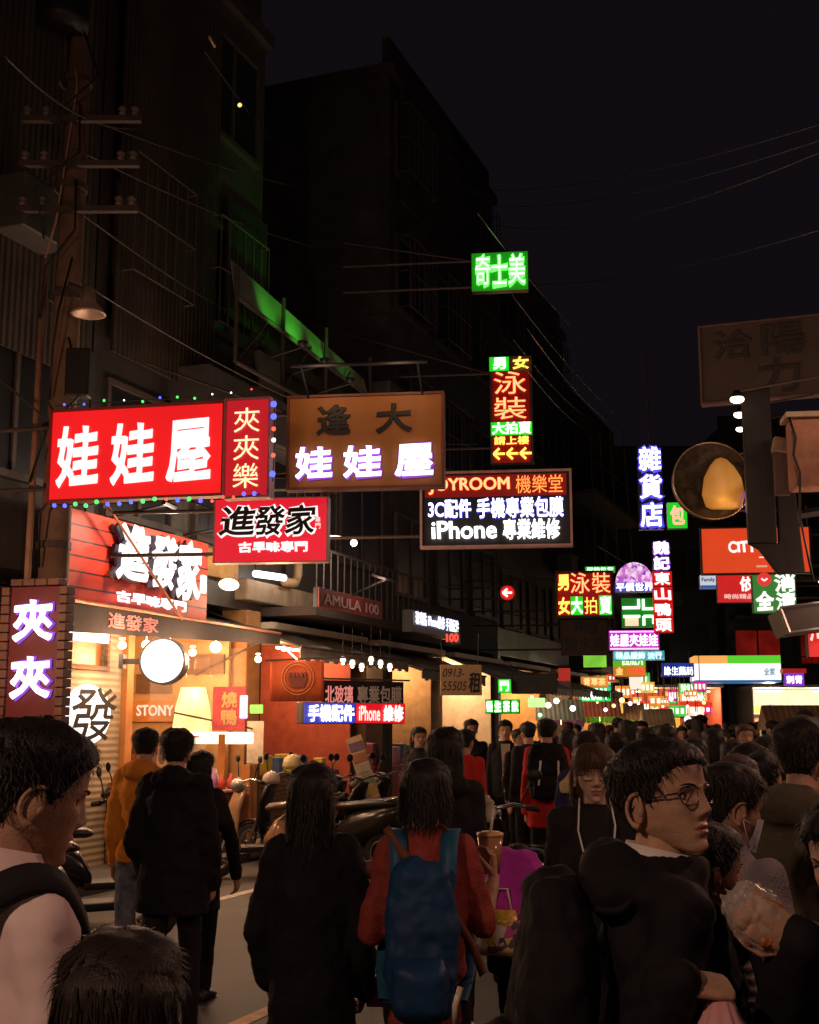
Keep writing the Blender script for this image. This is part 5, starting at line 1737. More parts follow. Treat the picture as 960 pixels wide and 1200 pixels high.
def hair_mesh(mb, MH, rnd, hi, style, thick, fringe, long_to, MS):
    nz_, na_ = (34, 64) if hi else (16, 28)
    fr = {'short': .168, 'fringe': .138, 'bald': .20}.get(fringe, .168)
    HL = [(0, fr), (35, fr - .002), (58, fr - .018), (70, .118), (80, .098), (92, .118), (104, .112), (120, .08), (150, .045), (180, .040)]

    def hl(ad):
        for (a0, z0), (a1, z1) in zip(HL, HL[1:]):
            if ad <= a1:
                return z0 + (z1 - z0) * (ad - a0) / (a1 - a0)
        return .04

    def pt(a, z):
        p = headpt(a, z, False)
        n = (p - Vector((0, -.005, .12)))
        n.normalize()
        m = sstep(z - hl(abs(math.degrees(a))), -.006, .008)
        T = (.005 + (.013 * thick) * sstep(z, .09, .20) + .004 * (thick - 1)) * (.8 + .4 * noise.noise(p * 28 + Vector((thick * 9, 3, 1))))
        return p + n * (T * m - .008 * (1 - m)), n, m
    vs, fs, samp = [], [], []
    zs = [.02 + (.2248 - .02) * (i / (nz_ - 1)) ** .85 for i in range(nz_)]
    for z in zs:
        for j in range(na_):
            a = -math.pi + 2 * math.pi * j / na_
            p, n, m = pt(a, z)
            vs.append(p)
            if m > .6:
                samp.append((p, n, a, z))
    for i in range(nz_ - 1):
        for j in range(na_):
            a0, a1 = i * na_ + j, i * na_ + (j + 1) % na_
            fs.append((a0, a1, a1 + na_, a0 + na_))
    fs.append(tuple((nz_ - 1) * na_ + j for j in range(na_)))
    mb.add(vs, fs, MH)
    cr = Vector((0, -.045, .245))
    blades = (1500 if hi else 160)
    for _ in range(blades):
        p, n, a, z = rnd.choice(samp)
        p = p + Vector((rnd.uniform(-.004, .004), rnd.uniform(-.004, .004), rnd.uniform(-.003, .003)))
        d = (p - cr) + Vector((0, 0, -.06)) + Vector((rnd.gauss(0, .03), rnd.gauss(0, .03), rnd.gauss(0, .02)))
        d -= n * d.dot(n) * .85
        if d.length < 1e-4:
            continue
        d.normalize()
        L = rnd.uniform(.012, .034) * (.6 + .4 * thick) * (1.0 if z > .13 else .5)
        wv = n.cross(d).normalized() * (.0013 if hi else .004)
        b0 = p - n * .004
        b1 = p + d * L * .5 + n * rnd.uniform(.0005, .003)
        b2 = p + d * L + n * rnd.uniform(-.004, .003)
        mb.add([b0 - wv, b0 + wv, b1 + wv * .8, b1 - wv * .8, b2], [(0, 1, 2, 3), (3, 2, 4)], MH)
    if long_to is not None:
        rows = [(.215, .040, .040), (.20, .062, .062), (.185, .078, .076)]
        k = 12 if hi else 6
        zt = .165
        for i in range(k + 1):
            t = i / k
            z = zt + (long_to - zt) * t
            rows.append((z, .088 + .010 * math.sin(t * 2.6) - .022 * t * t, .080 - .012 * t))
        rings = []
        nn_ = 30 if hi else 14
        for z, rx, ry in rows:
            rg = []
            for j in range(nn_):
                t = 2 * math.pi * j / nn_
                q = Vector((rx * math.cos(t), -.050 + ry * math.sin(t) - .012 * (zt - z), z))
                f = 1 + .05 * noise.noise(Vector((math.cos(t) * 6, math.sin(t) * 6, z * 3)))
                if math.sin(t) > .1:
                    q.y = min(q.y, -.008)
                rg.append(Vector((q.x * f, q.y, q.z)))
            rings.append(rg)
        mb.loft(rings, MH)
        for _ in range(900 if hi else 60):
            t = rnd.uniform(-math.pi, .25) if rnd.random() < .85 else rnd.uniform(-math.pi, math.pi)
            i = rnd.randrange(3, k + 2)
            z, rx, ry = rows[i]
            p = Vector((rx * math.cos(t), min(-.050 + ry * math.sin(t) - .012 * (zt - z), .0), z + rnd.uniform(-.02, .02)))
            n = Vector((math.cos(t), math.sin(t), 0))
            L = rnd.uniform(.05, .12)
            wv = Vector((-math.sin(t), math.cos(t), 0)) * (.0018 if hi else .004)
            b1 = p + n * rnd.uniform(.001, .005) + Vector((rnd.gauss(0, .004), rnd.gauss(0, .004), -L * .5))
            b2 = p + n * rnd.uniform(-.004, .006) + Vector((rnd.gauss(0, .008), rnd.gauss(0, .008), -L))
            mb.add([p - wv, p + wv, b1 + wv, b1 - wv, b2], [(0, 1, 2, 3), (3, 2, 4)], MH)


def person(label, loc, head, height, top=None, legs=None, hair='short', hairm=0, skin_i=0, look=(0, 0, 0), arms={}, hem=.82, bulk=0.0, hood=False, collar=None, hi=True, thick=1.0, long_to=None,
           fringe='short', fem=False, hat=None, group=None, seed=0, glasses=False, mask=False, shoe=None, stride=.0, folds=.022, bare_fore=False, lod_body=True, inner=None, sleeve_end=1.0, jaw=None):
    rnd = random.Random(seed * 7 + 3)
    s = height / 1.70
    MS = Matrix.Scale(s, 4)
    INV = (Matrix.Translation(loc) @ Matrix.Rotation(R(-head), 4, 'Z') @ MS).inverted()
    wx = .86 if fem else .97
    yaw, pitch, roll = look
    MH = MS @ Matrix.Translation((0, -.012, 1.492)) @ Matrix.Rotation(R(-yaw), 4, 'Z') @ Matrix.Rotation(R(pitch), 4, 'X') @ Matrix.Rotation(R(roll), 4, 'Y') @ Matrix.Translation((0, .022, -.014))
    b = MB(MS)
    # trunk and limbs under the clothes
    b.eloft([(.80, 0, 0, .13 * wx, .09), (.95, 0, 0, .14 * wx, .095), (1.1, 0, 0, .125 * wx, .085), (1.28, 0, 0, .145 * wx, .095), (1.39, 0, -.005, .13 * wx, .07), (1.43, 0, -.01, .075, .058),
             (1.47, 0, -.012, .055 - .007 * fem, .054), (1.53, 0, -.004, .052 - .007 * fem, .052), (1.56, 0, .0, .046, .046)], 20)
    A = {}
    for sd in (-1, 1):
        a = arms.get(sd, {})
        sx = sd * .148 * wx
        sh = Vector((sx, -.005, 1.395))
        el = Vector(a.get('el', (sd * .196 * wx, -.035, 1.10)))
        wr_ = Vector(a.get('wr', (sd * .206 * wx, .03, .86)))
        if 'wrw' in a:
            wr_ = INV @ Vector(a['wrw'])
        if 'elw' in a:
            el = INV @ Vector(a['elw'])
        A[sd] = (sh, el, wr_, a)
        b.caps_seg(sh, .045, el, .036)
        b.caps_seg(el, .037, wr_, .026)
        hd = Vector(a.get('dir', tuple(wr_ - el))).normalized()
        hn = Vector(a.get('palm', (-sd, .15, 0)))
        hn = (hn - hd * hn.dot(hd)).normalized()
        X = hn.cross(hd)
        MHand = MS @ Matrix.Translation(wr_) @ Matrix(((X.x, hn.x, hd.x, 0), (X.y, hn.y, hd.y, 0), (X.z, hn.z, hd.z, 0), (0, 0, 0, 1))) @ Matrix.Scale(1 if sd < 0 else -1, 4, (1, 0, 0)) @ Matrix.Scale(.92 if fem else 1, 4)
        if hi and a.get('hand', True):
            hv, hf = hand_shape(a.get('curl', .45), a.get('thumb', .3))
            b.add(hv, hf, MHand)
        elif a.get('hand', True):
            b.ell((0, .01, .07), (.035, .02, .085), 10, 8, MHand)
    L = legs or {}
    hips, knees, ankles = {}, {}, {}
    for sd in (-1, 1):
        st = stride * sd
        hips[sd] = Vector((sd * .085 * wx, 0, .90))
        knees[sd] = Vector((sd * .09 * wx, .03 + st * .55, .49))
        ankles[sd] = Vector((sd * .09 * wx, -.02 + st * 1.1 - (.05 if st < 0 else 0), .085 + (.03 if st < 0 else 0)))
        b.caps_seg(hips[sd], .07, knees[sd], .048)
        b.caps_seg(knees[sd], .046, ankles[sd], .032)
    # head
    b.mi = 0
    nz_, na_ = (72, 72) if hi else (22, 24)
    vs, fs = [], []
    zs = [.2251 * i / (nz_ - 1) for i in range(nz_)]
    jw = jaw if jaw is not None else (.92 if fem else 1.0)
    o0 = len(b.v)
    for z in zs:
        for j in range(na_):
            t = -1 + 2 * j / na_
            vs.append(headpt(math.pi * (.5 * t + .5 * t ** 3), z, True, jw))
    lipf = []
    for i in range(nz_ - 1):
        for j in range(na_):
            a0, a1 = i * na_ + j, i * na_ + (j + 1) % na_
            fs.append((a0, a1, a1 + na_, a0 + na_))
            c = (vs[a0] + vs[a1 + na_]) / 2
            lipf.append(4 if (c.y > .05 and .0365 < zs[i] < .0585 and abs(c.x) < .023 * (1 - abs(zs[i] - .0475) / .016)) else 0)
    fs.append(tuple(range(na_ - 1, -1, -1)))
    lipf.append(0)
    b.add(vs, fs, MH)
    b.fm[-len(fs):] = lipf
    for sd in (-1, 1):
        # ear: bowl with a raised rim
        ME = MH @ Matrix.Translation((sd * .0715, -.006, .098)) @ Matrix.Rotation(R(sd * -18), 4, 'Z') @ Matrix.Rotation(R(-12), 4, 'X')
        b.mi = 0
        b.ell((sd * .002, 0, 0), (.006, .016, .029), 12, 9, ME)
        if hi:
            rim = [(sd * (.006 + .006 * math.sin(q * math.pi / 14)), -.004 - .017 * math.sin(q * math.pi / 14) + .010 * (1 - math.sin(q * math.pi / 14)), .031 * math.cos(q * math.pi / 14)) for q in range(15)]
            b.tube(rim, [.004 + .002 * (q > 11) for q in range(15)], 7, ME)
            b.ell((sd * .004, .011, -.004), (.005, .005, .008), 8, 6, ME)
        # eyes and brows
        ys = headpt(math.asin(min(.9, .031 / .072)), .112).y
        if hi:
            b.mi = 2
            b.ell((sd * .0315, ys - .0085, .112), (.0135, .0115, .0085), 14, 9, MH)
            b.mi = 3
            b.ell((sd * .0315, ys - .0015, .112), (.0055, .0052, .0056), 10, 7, MH)
            b.mi = 1
            b.tube([(sd * (.0315 + q * .0155), ys + .0025 - abs(q) ** 2 * .006 + .001, .1125 + .0062 * (1 - q * q)) for q in (-1, -.6, -.2, .2, .6, 1)], [.0008, .0016, .0018, .0018, .0016, .0008], 6, MH)
            b.mi = 0
            b.tube([(sd * (.0315 + q * .0155), ys + .0015 - abs(q) ** 2 * .006, .1125 - .0062 * (1 - q * q)) for q in (-1, -.6, -.2, .2, .6, 1)], .0015, 6, MH)
            b.tube([(sd * (.0315 + q * .0165), ys + .003 - abs(q) ** 2 * .006, .1165 + .0062 * (1 - q * q)) for q in (-1, -.6, -.2, .2, .6, 1)], .0026, 6, MH)
        b.mi = 1
        b.tube([(sd * (.016 + .030 * q), headpt(math.asin(min(.95, (.016 + .03 * q) / .074)), .129).y + .0012, .127 + .006 * math.sin(q * 2.2)) for q in (0, .25, .5, .75, 1)], [.0025, .0034, .0034, .0028, .0012] if hi else .003, 6, MH, flat=.6)
    b.mi = 0
    HM = HAIRM[hairm]
    body = b.build('person', [skin(skin_i), HM, EYEW, IRIS, LIPS], None, True)
    body.location = loc
    body.rotation_euler = (0, 0, R(-head))
    tag(body, label, 'person', group)
    hm_ = MB()
    hair_mesh(hm_, MH, rnd, hi, hair, thick, fringe, long_to, MS)
    hm_.build('hair', HM, body, True)
    if hat is not None:
        ht = MB()
        ht.eloft([(.142, 0, 0, .088, .108), (.150, 0, 0, .090, .110), (.175, 0, -.002, .090, .109), (.205, 0, -.006, .076, .092), (.232, 0, -.008, .045, .055), (.242, 0, -.008, .008, .01)], 22, MH)
        ht.build('hat', hat, body, True)
    # top garment
    if top is not None:
        g = MB(MS)
        kk = bulk * .6
        fl = .02 if hem < .75 else 0
        g.eloft([(hem, 0, 0, (.160 + fl) * wx + kk, .118 + fl + kk), (max(hem + .04, .95), 0, 0, .160 * wx + kk, .120 + kk), (1.10, 0, 0, .150 * wx + kk, .112 + kk), (1.25, 0, 0, .168 * wx + kk, .122 + kk),
                 (1.355, 0, -.006, .172 * wx + kk * .6, .108 + kk * .6), (1.415, 0, -.012, .125 * wx + kk * .4, .086 + kk * .4), (1.455, 0, -.014, .085, .072), (1.475 + (.02 if hood or collar else 0), 0, -.014, .072, .068)], 28)
        for sd in (-1, 1):
            sh, el, wr_, a = A[sd]
            g.caps_seg(sh, .056 + kk * .6, el, .044 + kk * .6, 14)
            we = el.lerp(wr_, sleeve_end)
            g.caps_seg(el, .045 + kk * .6, we, .037 + kk * .5, 14)
        if hood:
            g.ell((0, -.095, 1.44), (.125, .07, .075), 18, 12)
            g.ell((.0, -.02, 1.455), (.105, .10, .045), 18, 12)
        go = garment(g, 'jacket', top, body, .0135 * s if hi else .024, folds, .008)
        if collar:
            c = MB(MS)
            n_ = 26
            for (r_, z0_, z1_) in ((.067, 1.455, 1.505), (.073, 1.452, 1.497)):
                pass
            rings = [[(r * math.cos(2 * math.pi * j / n_), -.012 + r * .95 * math.sin(2 * math.pi * j / n_), z + .014 * (-math.sin(2 * math.pi * j / n_))) for j in range(n_)] for r, z in ((.072, 1.450), (.064, 1.500), (.068, 1.503), (.080, 1.455))]
            c.loft(rings, None, False)
            c.build('collar', collar, body, True)
        if inner:
            c = MB(MS)
            c.prism([(-.055, 1.44), (.055, 1.44), (.04, 1.2), (.035, .98), (-.035, .98), (-.04, 1.2)], .118 + kk, .134 + kk)
            c.build('inner_shirt', inner, body)
    tr_ = MB(MS)
    tr_.eloft([(.78, 0, 0, .12 * wx, .10), (.84, 0, 0, .155 * wx, .112), (.95, 0, 0, .158 * wx, .112), (1.02, 0, 0, .14 * wx, .10)], 22)
    for sd in (-1, 1):
        tr_.caps_seg(hips[sd], .088, knees[sd], .066)
        tr_.caps_seg(knees[sd], .064, ankles[sd], .050)
    lm = legs or mat('black_trousers', (.016, .014, .016), .8, var=.3)
    if hi:
        garment(tr_, 'trousers', lm, body, .017 * s, .018, .006)
    else:
        tr_.build('trousers', lm, body, True)
    for sd in (-1, 1):
        a = ankles[sd]
        sm = MB(MS)
        rows = []
        for y, hw_, ht in ((-.075, .028, .06), (-.05, .038, .085), (.0, .040, .085), (.07, .042, .06), (.13, .044, .045), (.175, .034, .03), (.19, .012, .02)):
            rows.append([(a.x + hw_ * math.cos(2 * math.pi * j / 12), a.y + y, a.z - .085 + max(0.0, ht / 2 + ht / 2 * math.sin(2 * math.pi * j / 12))) for j in range(12)])
        sm.loft(rows)
        sm.build('shoe', shoe or mat('dark_shoe', (.03, .027, .027), .5), body, True)
    if glasses:
        gm = MB()
        yv = headpt(.4, .112).y + .016
        for sd in (-1, 1):
            pts = []
            for q in range(21):
                t = 2 * math.pi * q / 20
                cx_, sx_2 = math.cos(t), math.sin(t)
                xx = sd * .033 + .024 * math.copysign(abs(cx_) ** .6, cx_)
                pts.append((xx, yv - .25 * (abs(xx) - .01) ** 2 / .06, .111 + .017 * math.copysign(abs(sx_2) ** .6, sx_2)))
            gm.tube(pts, .0016, 6, MH)
            gm.tube([(sd * .057, yv - .012, .118), (sd * .072, .06, .117), (sd * .078, .0, .112), (sd * .076, -.02, .098)], .0018, 6, MH)
        gm.tube([(-.010, yv, .113), (0, yv + .003, .117), (.010, yv, .113)], .0016, 6, MH)
        gm.build('glasses', mat('glasses_frame', (.03, .022, .02), .25, .4), body, True)
    if mask:
        mm = MB()
        na2, nz2 = 22, 14
        vs = []
        for i in range(nz2):
            z = -.002 + .092 * i / (nz2 - 1)
            for j in range(na2):
                a = R(-68 + 136 * j / (na2 - 1))
                p = headpt(a, max(z, 0.001), True)
                p2 = headpt(a * .9, max(z, .02), False)
                q = Vector((p.x * 1.04, max(p.y, p2.y + .008 * math.cos(a)) + .006, p.z - (.004 if i == 0 else 0)))
                vs.append(q)
        mm.add(vs, [(i * na2 + j, i * na2 + j + 1, (i + 1) * na2 + j + 1, (i + 1) * na2 + j) for i in range(nz2 - 1) for j in range(na2 - 1)], MH)
        for sd in (-1, 1):
            for z in (.015, .075):
                mm.tube([(sd * .063, .035, z), (sd * .078, .0, .085)], .0012, 4, MH)
        mo = mm.build('face_mask', mat('mask_blue_white', (.62, .66, .75), .7), body, True)
    return body, MH


def head_spot(px, py_top, Y):
    p = at(px, py_top, Y)
    return p.x, p.z


def stand(label, px, py, Y, head, **k):
    """a standing figure whose head shows at px with its hair top at py"""
    p = at(px, py, Y)
    x = p.x
    th = k.get('thick', 1.0)
    hgt = p.z - .022 * th
    f = Vector((math.sin(R(head)), math.cos(R(head)), 0))
    return person(label, (x, Y, 0), head, hgt, **k)


def cloth(name, col, **k):
    k.setdefault('rough', .85)
    k.setdefault('var', .22)
    k.setdefault('bump', .05)
    k.setdefault('bscale', 220)
    k.setdefault('spec', .25)
    return mat('cloth_' + name, col, **k)


BLACK = cloth('black', (.009, .008, .010))
BLACK2 = cloth('charcoal', (.015, .013, .016))
def wp(body, v):
    """a point given in a figure's own unscaled frame (1.70 m tall) -> world"""
    return Matrix.Translation(body.location) @ Matrix.Rotation(body.rotation_euler.z, 4, 'Z') @ Vector(v)


def strap(label, body, pts, width, m, name='strap', parent=None, thick=.006):
    """flat webbing that follows pts (world); part when parent is given"""
    mb = MB()
    raw = [Vector(p) for p in pts]
    pts = []
    for i in range(len(raw) - 1):
        p0, p1, p2, p3 = raw[max(i - 1, 0)], raw[i], raw[i + 1], raw[min(i + 2, len(raw) - 1)]
        for q in range(5):
            t = q / 5
            pts.append(.5 * (2 * p1 + (p2 - p0) * t + (2 * p0 - 5 * p1 + 4 * p2 - p3) * t * t + (3 * p1 - p0 - 3 * p2 + p3) * t ** 3))
    pts.append(raw[-1])
    k = len(pts)
    c = Vector((0, 0, 0))
    for p in pts:
        c += Vector(p) / k
    vs = []
    for i, p in enumerate(pts):
        p = Vector(p)
        d = (Vector(pts[min(i + 1, k - 1)]) - Vector(pts[max(i - 1, 0)])).normalized()
        out = (p - c)
        out -= d * out.dot(d)
        out = out.normalized() if out.length > 1e-6 else Vector((0, 0, 1))
        sd = d.cross(out) * width / 2
        vs += [p - sd, p + sd, p + sd + out * thick, p - sd + out * thick]
    fs = []
    for i in range(k - 1):
        for j in range(4):
            a, b_ = i * 4 + j, i * 4 + (j + 1) % 4
            fs.append((a, b_, b_ + 4, a + 4))
    mb.add(vs, fs)
    if parent is not None:
        inv = (Matrix.Translation(parent.location) @ Matrix.Rotation(parent.rotation_euler.z, 4, 'Z')).inverted()
        mb.v = [tuple(inv @ Vector(q)) for q in mb.v]
    return mb.build(name, m, parent, True)


def backpack(label, body, s, m, w=.30, h=.42, d=.15, z0=1.02, y0=-.14, strap_m=None, pocket_m=None, drop=0.0, top_flap=True):
    """bag worn on the back: shell, front pocket, two shoulder straps"""
    rz = body.rotation_euler.z
    base = wp(body, (0, y0 * s, (z0 - drop) * s))
    e = empty('backpack', label, 'backpack', base, rz)
    mb = MB()
    rows = []
    for t in (0, .04, .12, .3, .55, .75, .9, .97, 1):
        k = .72 + .28 * math.sin(min(1, t * 1.6 + .12) * math.pi / 2) if t < .55 else 1 - .38 * ((t - .55) / .45) ** 2.2
        k *= .55 if t in (0, 1) else 1
        rows.append((h * t, 0, -d * .5 * (1.12 - .35 * t), w / 2 * k, d * .55 * k * (1.1 - .3 * t)))
    mb.eloft(rows, 24, p=.75)
    garment(mb, 'bag_shell', m, e, .011, .035, .014, 3)
    pk = MB()
    pk.eloft([(.02, 0, -d * .95, w * .30, .04), (.05, 0, -d * 1.05, w * .36, .06), (h * .35, 0, -d * 1.0, w * .36, .06), (h * .42, 0, -d * .9, w * .30, .03)], 18, p=.7)
    garment(pk, 'bag_pocket', pocket_m or m, e, .011, .02, .008, 3)
    for sd in (-1, 1):
        pts = [wp(body, tuple(Vector(q) * s)) for q in ((sd * .085, y0 + .0, z0 - drop + .42), (sd * .09, -.105, 1.40), (sd * .095, -.03, 1.455), (sd * .10, .06, 1.41), (sd * .115, .13, 1.32), (sd * .13, .135, 1.15), (sd * .15, .03, 1.02), (sd * .12, y0 - .02, z0 - drop + .06))]
        strap('', body, pts, .055, strap_m or m, 'shoulder_strap', e, .012)
    return e


# ---------------------------------------------------------------- nearest figures
PINK = cloth('pink_shirt', (.76, .60, .58), var=.12, scale=4)
DENIM = mat('cloth_denim', (.13, .15, .20), .85, var=.55, scale=18, bump=.2, bscale=200)
b, MHd = stand('man in a pink shirt turned away with a black bag strap over one shoulder', 18, 830, 2.05, 50, top=PINK, legs=BLACK, skin_i=2, thick=1.15, look=(8, -10, 0), collar=PINK, hem=.86,
               seed=1, folds=.034, arms={1: dict(el=(.25, .0, 1.09), wr=(.22, .20, 1.0), dir=(-.2, 1, -.1))})
s = 1.0
bag = empty('shoulder_bag', 'black shoulder bag worn by the man in the pink shirt', 'bag', wp(b, (-.2, -.2, .95)), b.rotation_euler.z)
mb = MB().eloft([(0, 0, 0, .14, .05), (.04, 0, 0, .17, .07), (.25, 0, 0, .17, .065), (.30, 0, 0, .15, .04)], 20, p=.7)
garment(mb, 'bag_shell', BLACK2, bag, .012, .02, .008, 3)
strap('', b, [wp(b, q) for q in ((-.22, -.17, 1.05), (-.10, -.165, 1.16), (.03, -.15, 1.28), (.11, -.10, 1.385), (.138, -.02, 1.43), (.13, .045, 1.395), (.08, .10, 1.28), (-.05, .11, 1.12))], .055, BLACK2, 'shoulder_strap', bag, .014)

stand('short person with a round dark head of hair standing at the very front', 143, 1074, 1.62, -4, top=BLACK2, legs=BLACK, hairm=2, thick=1.5, skin_i=1, look=(0, 0, 0), hem=.8, seed=2, long_to=-.02, fem=True)

b, MHd = stand('man in an orange hooded sweatshirt and faded jeans walking away', 171, 851, 8.0, 6, top=cloth('orange_hoodie', (.72, .27, .03), var=.15, scale=3), legs=DENIM, skin_i=1, hood=True, hem=.86, bulk=.012, seed=3, look=(-8, -4, 0), stride=.10, folds=.034)
b, MHd = stand('person in a black padded coat with thick hair walking away past the shop', 208, 849, 7.0, 4, top=BLACK, legs=BLACK2, skin_i=1, hem=.70, bulk=.055, seed=4, thick=2.0, hairm=2, stride=.13, hood=True, folds=.05,
               arms={1: dict(el=(.215, -.03, 1.10), wr=(.215, .05, .86), curl=.55), -1: dict(el=(-.215, -.03, 1.10), wr=(-.20, .12, .93))})
b, MHd = stand('dark coated woman partly hidden behind the black padded coat', 236, 878, 8.1, 12, top=BLACK2, legs=BLACK, hem=.60, bulk=.02, fem=True, long_to=-.10, seed=5, arms={1: dict(el=(.25, .0, 1.08), wr=(.27, .05, .84))})

b, MHd = stand('woman in a long black coat with long dark hair seen from behind', 367, 890, 4.4, 6, top=BLACK, legs=cloth('black_leg', (.012, .011, .013)), fem=True, hem=.66, bulk=.030, long_to=-.20, thick=1.35, seed=6, folds=.04, stride=.04,
               arms={1: dict(el=(.205, -.02, 1.08), wr=(.185, .12, .86), dir=(-.15, .6, -.8), curl=.7), -1: dict(el=(-.20, -.02, 1.09), wr=(-.185, .10, .90))})
ph = empty('smartphone', 'phone in a red case held by the woman in the long black coat', 'phone', wp(b, (.20, .19, .70)), b.rotation_euler.z)
Mp = Matrix.Rotation(R(40), 4, 'X')
MB(Mp).box(-.036, .036, -.005, .005, 0, .15).build('phone_case', mat('red_case', (.5, .03, .06), .35), ph, bevel=.004)
MB(Mp).box(-.033, .033, .0055, .007, .005, .145).build('screen', GLASS_D, ph)

REDS = cloth('red_knit', (.29, .05, .04), var=.3, scale=22, bump=.35, bscale=160)
b, MHd = stand('woman in a red knit sweater with a blue drawstring backpack seen from behind', 499, 884, 4.2, 5, top=REDS, legs=BLACK, fem=True, skin_i=1, hem=.80, bulk=.012, long_to=.045, thick=1.2, seed=7, folds=.028, sleeve_end=.12,
               look=(0, -3, 0), arms={1: dict(el=(.200, .02, 1.13), wr=(.235, .19, 1.27), dir=(.05, .25, .8), palm=(-1, .1, 0), curl=.62, thumb=.6),
                                      -1: dict(el=(-.20, .02, 1.10), wr=(-.20, .22, 1.21), dir=(.1, .6, .6), palm=(.6, 0, .5), curl=.6)})
sR = b.dimensions.z / 1.70
sR = (at(499, 884, 4.2).z - .025) / 1.70
BLUE = cloth('blue_bag', (.010, .050, .13), rough=.6, var=.25, scale=5, spec=.25)
BLUE_S = cloth('blue_strap', (.02, .10, .19), rough=.5)
bp = backpack('blue drawstring backpack hanging low on the red knit sweater', b, sR, BLUE, .235, .48, .14, .90, -.135, BLUE_S, cloth('navy_pocket', (.012, .05, .13), rough=.5), drop=.05)
st = strap('', b, [wp(b, tuple(Vector(q) * sR)) for q in ((-.135, -.06, 1.47), (-.08, -.12, 1.40), (.02, -.155, 1.30), (.10, -.165, 1.20), (.17, -.14, 1.08), (.20, -.05, .98))], .026, cloth('brown_strap', (.16, .06, .035)), 'crossbody_strap', b, .006)
hem = MB(Matrix.Scale(sR, 4)).eloft([(.745, 0, 0, .168, .128), (.80, 0, 0, .17, .13)], 28)
hem.build('shirt_hem', cloth('white_hem', (.66, .62, .6)), b, True)
cup = empty('drink_cup', 'clear plastic cup with a yellow lid and straw held up by the woman in red', 'cup', wp(b, tuple(Vector((.225, .25, 1.285)) * sR)))
MB().lathe([(0, 0), (.032, 0), (.044, .12), (.0, .12)], 18).build('cup_wall', mat('milk_tea', (.42, .22, .12), .15), cup, True)
MB().lathe([(.046, .121), (.047, .132), (.03, .138), (0, .139)], 18).build('lid', mat('lid_yellow', (.7, .42, .16), .3), cup, True)
MB().bar((0, 0, .13), (.012, -.01, .21), .005).build('straw', WHITE, cup)
sk = empty('snack_skewer', 'thin pale skewer of food held out by the woman in red', 'snack', wp(b, tuple(Vector((-.22, .36, 1.27)) * sR)))
MB().bar((-.10, 0, -.05), (.06, .02, .03), .004).build('stick', mat('bamboo', (.6, .45, .25), .6), sk)
MB().ell((.0, .0, .01), (.07, .03, .035)).build('food_piece', mat('pale_food', (.62, .40, .28), .5), sk, True)

b, MHd = stand('person in black with a hood of dark hair walking ahead of the woman in red', 522, 848, 6.2, 6, top=BLACK, legs=BLACK, hem=.62, bulk=.04, long_to=-.12, fem=True, thick=1.8, hood=True, seed=8, stride=.08)

# child with printed backpack
b, MHd = stand('small child in a dark jacket carrying a printed magenta backpack', 606, 985, 6.0, 14, top=BLACK2, legs=BLACK, hem=.80, bulk=.03, seed=9, thick=1.1, long_to=-.04, fem=True)
sC = (at(606, 985, 6.0).z - .025) / 1.70
FLW = mat('printed_cloth', (.5, .35, .25), .6, var=.2)
n_, l_, bb_ = FLW.node_tree.nodes, FLW.node_tree.links, FLW.node_tree.nodes['Principled BSDF']
vo = n_.new('ShaderNodeTexVoronoi')
vo.inputs['Scale'].default_value = 26
tc_ = n_.new('ShaderNodeTexCoord')
l_.new(tc_.outputs['Object'], vo.inputs['Vector'])
sx_ = n_.new('ShaderNodeSeparateXYZ')
l_.new(vo.outputs['Color'], sx_.inputs[0])
cr_ = n_.new('ShaderNodeValToRGB')
cr_.color_ramp.interpolation = 'CONSTANT'
for p_, c_ in ((.0, (.5, .05, .3, 1)), (.2, (.6, .45, .15, 1)), (.4, (.55, .5, .42, 1)), (.6, (.08, .05, .1, 1)), (.8, (.4, .12, .08, 1))):
    el_ = cr_.color_ramp.elements.new(p_)
    el_.color = c_
l_.new(sx_.outputs[0], cr_.inputs[0])
l_.new(cr_.outputs[0], bb_.inputs['Base Color'])
backpack('magenta backpack with a patterned pocket worn by the small child', b, sC, cloth('magenta', (.48, .04, .42)), .36, .46, .2, 1.0, -.16, None, FLW)
tb = empty('carrier_bag', 'orange and lime carrier bag hanging low behind the printed backpack', 'bag', at(590, 1114, 5.7), R(-8))
mb = MB().eloft([(0, 0, 0, .07, .05), (.03, 0, 0, .085, .06), (.13, 0, 0, .075, .05), (.17, 0, 0, .05, .025)], 20, p=.8)
garment(mb, 'bag_shell', mat('orange_lime_bag', (.62, .40, .05), .35, var=.4, scale=7), tb, .007, .02, .01, 2)
MB().tube([(-.04, 0, .16), (-.02, 0, .26), (.02, 0, .26), (.04, 0, .16)], .005, 5).build('handle', WHITE, tb, True)
gb_ = empty('carrier_bag', 'bulging white and lime carrier bag on the seat of the scooter in the road', 'bag', at(553, 962, 9.2), R(10))
mb = MB().eloft([(0, 0, 0, .14, .10), (.04, 0, 0, .17, .12), (.13, .0, 0, .165, .12), (.20, -.02, 0, .10, .08), (.235, -.05, 0, .04, .03)], 20, p=.85)
garment(mb, 'bag_shell', mat('white_bag', (.62, .60, .50), .35, var=.2, scale=6), gb_, .01, .05, .02, 2)
MB().prism([(-.14, .05), (-.02, .07), (-.02, .16), (-.13, .17)], -.135, -.128).build('lime_patch', mat('lime_patch', (.35, .42, .03), .4), gb_)

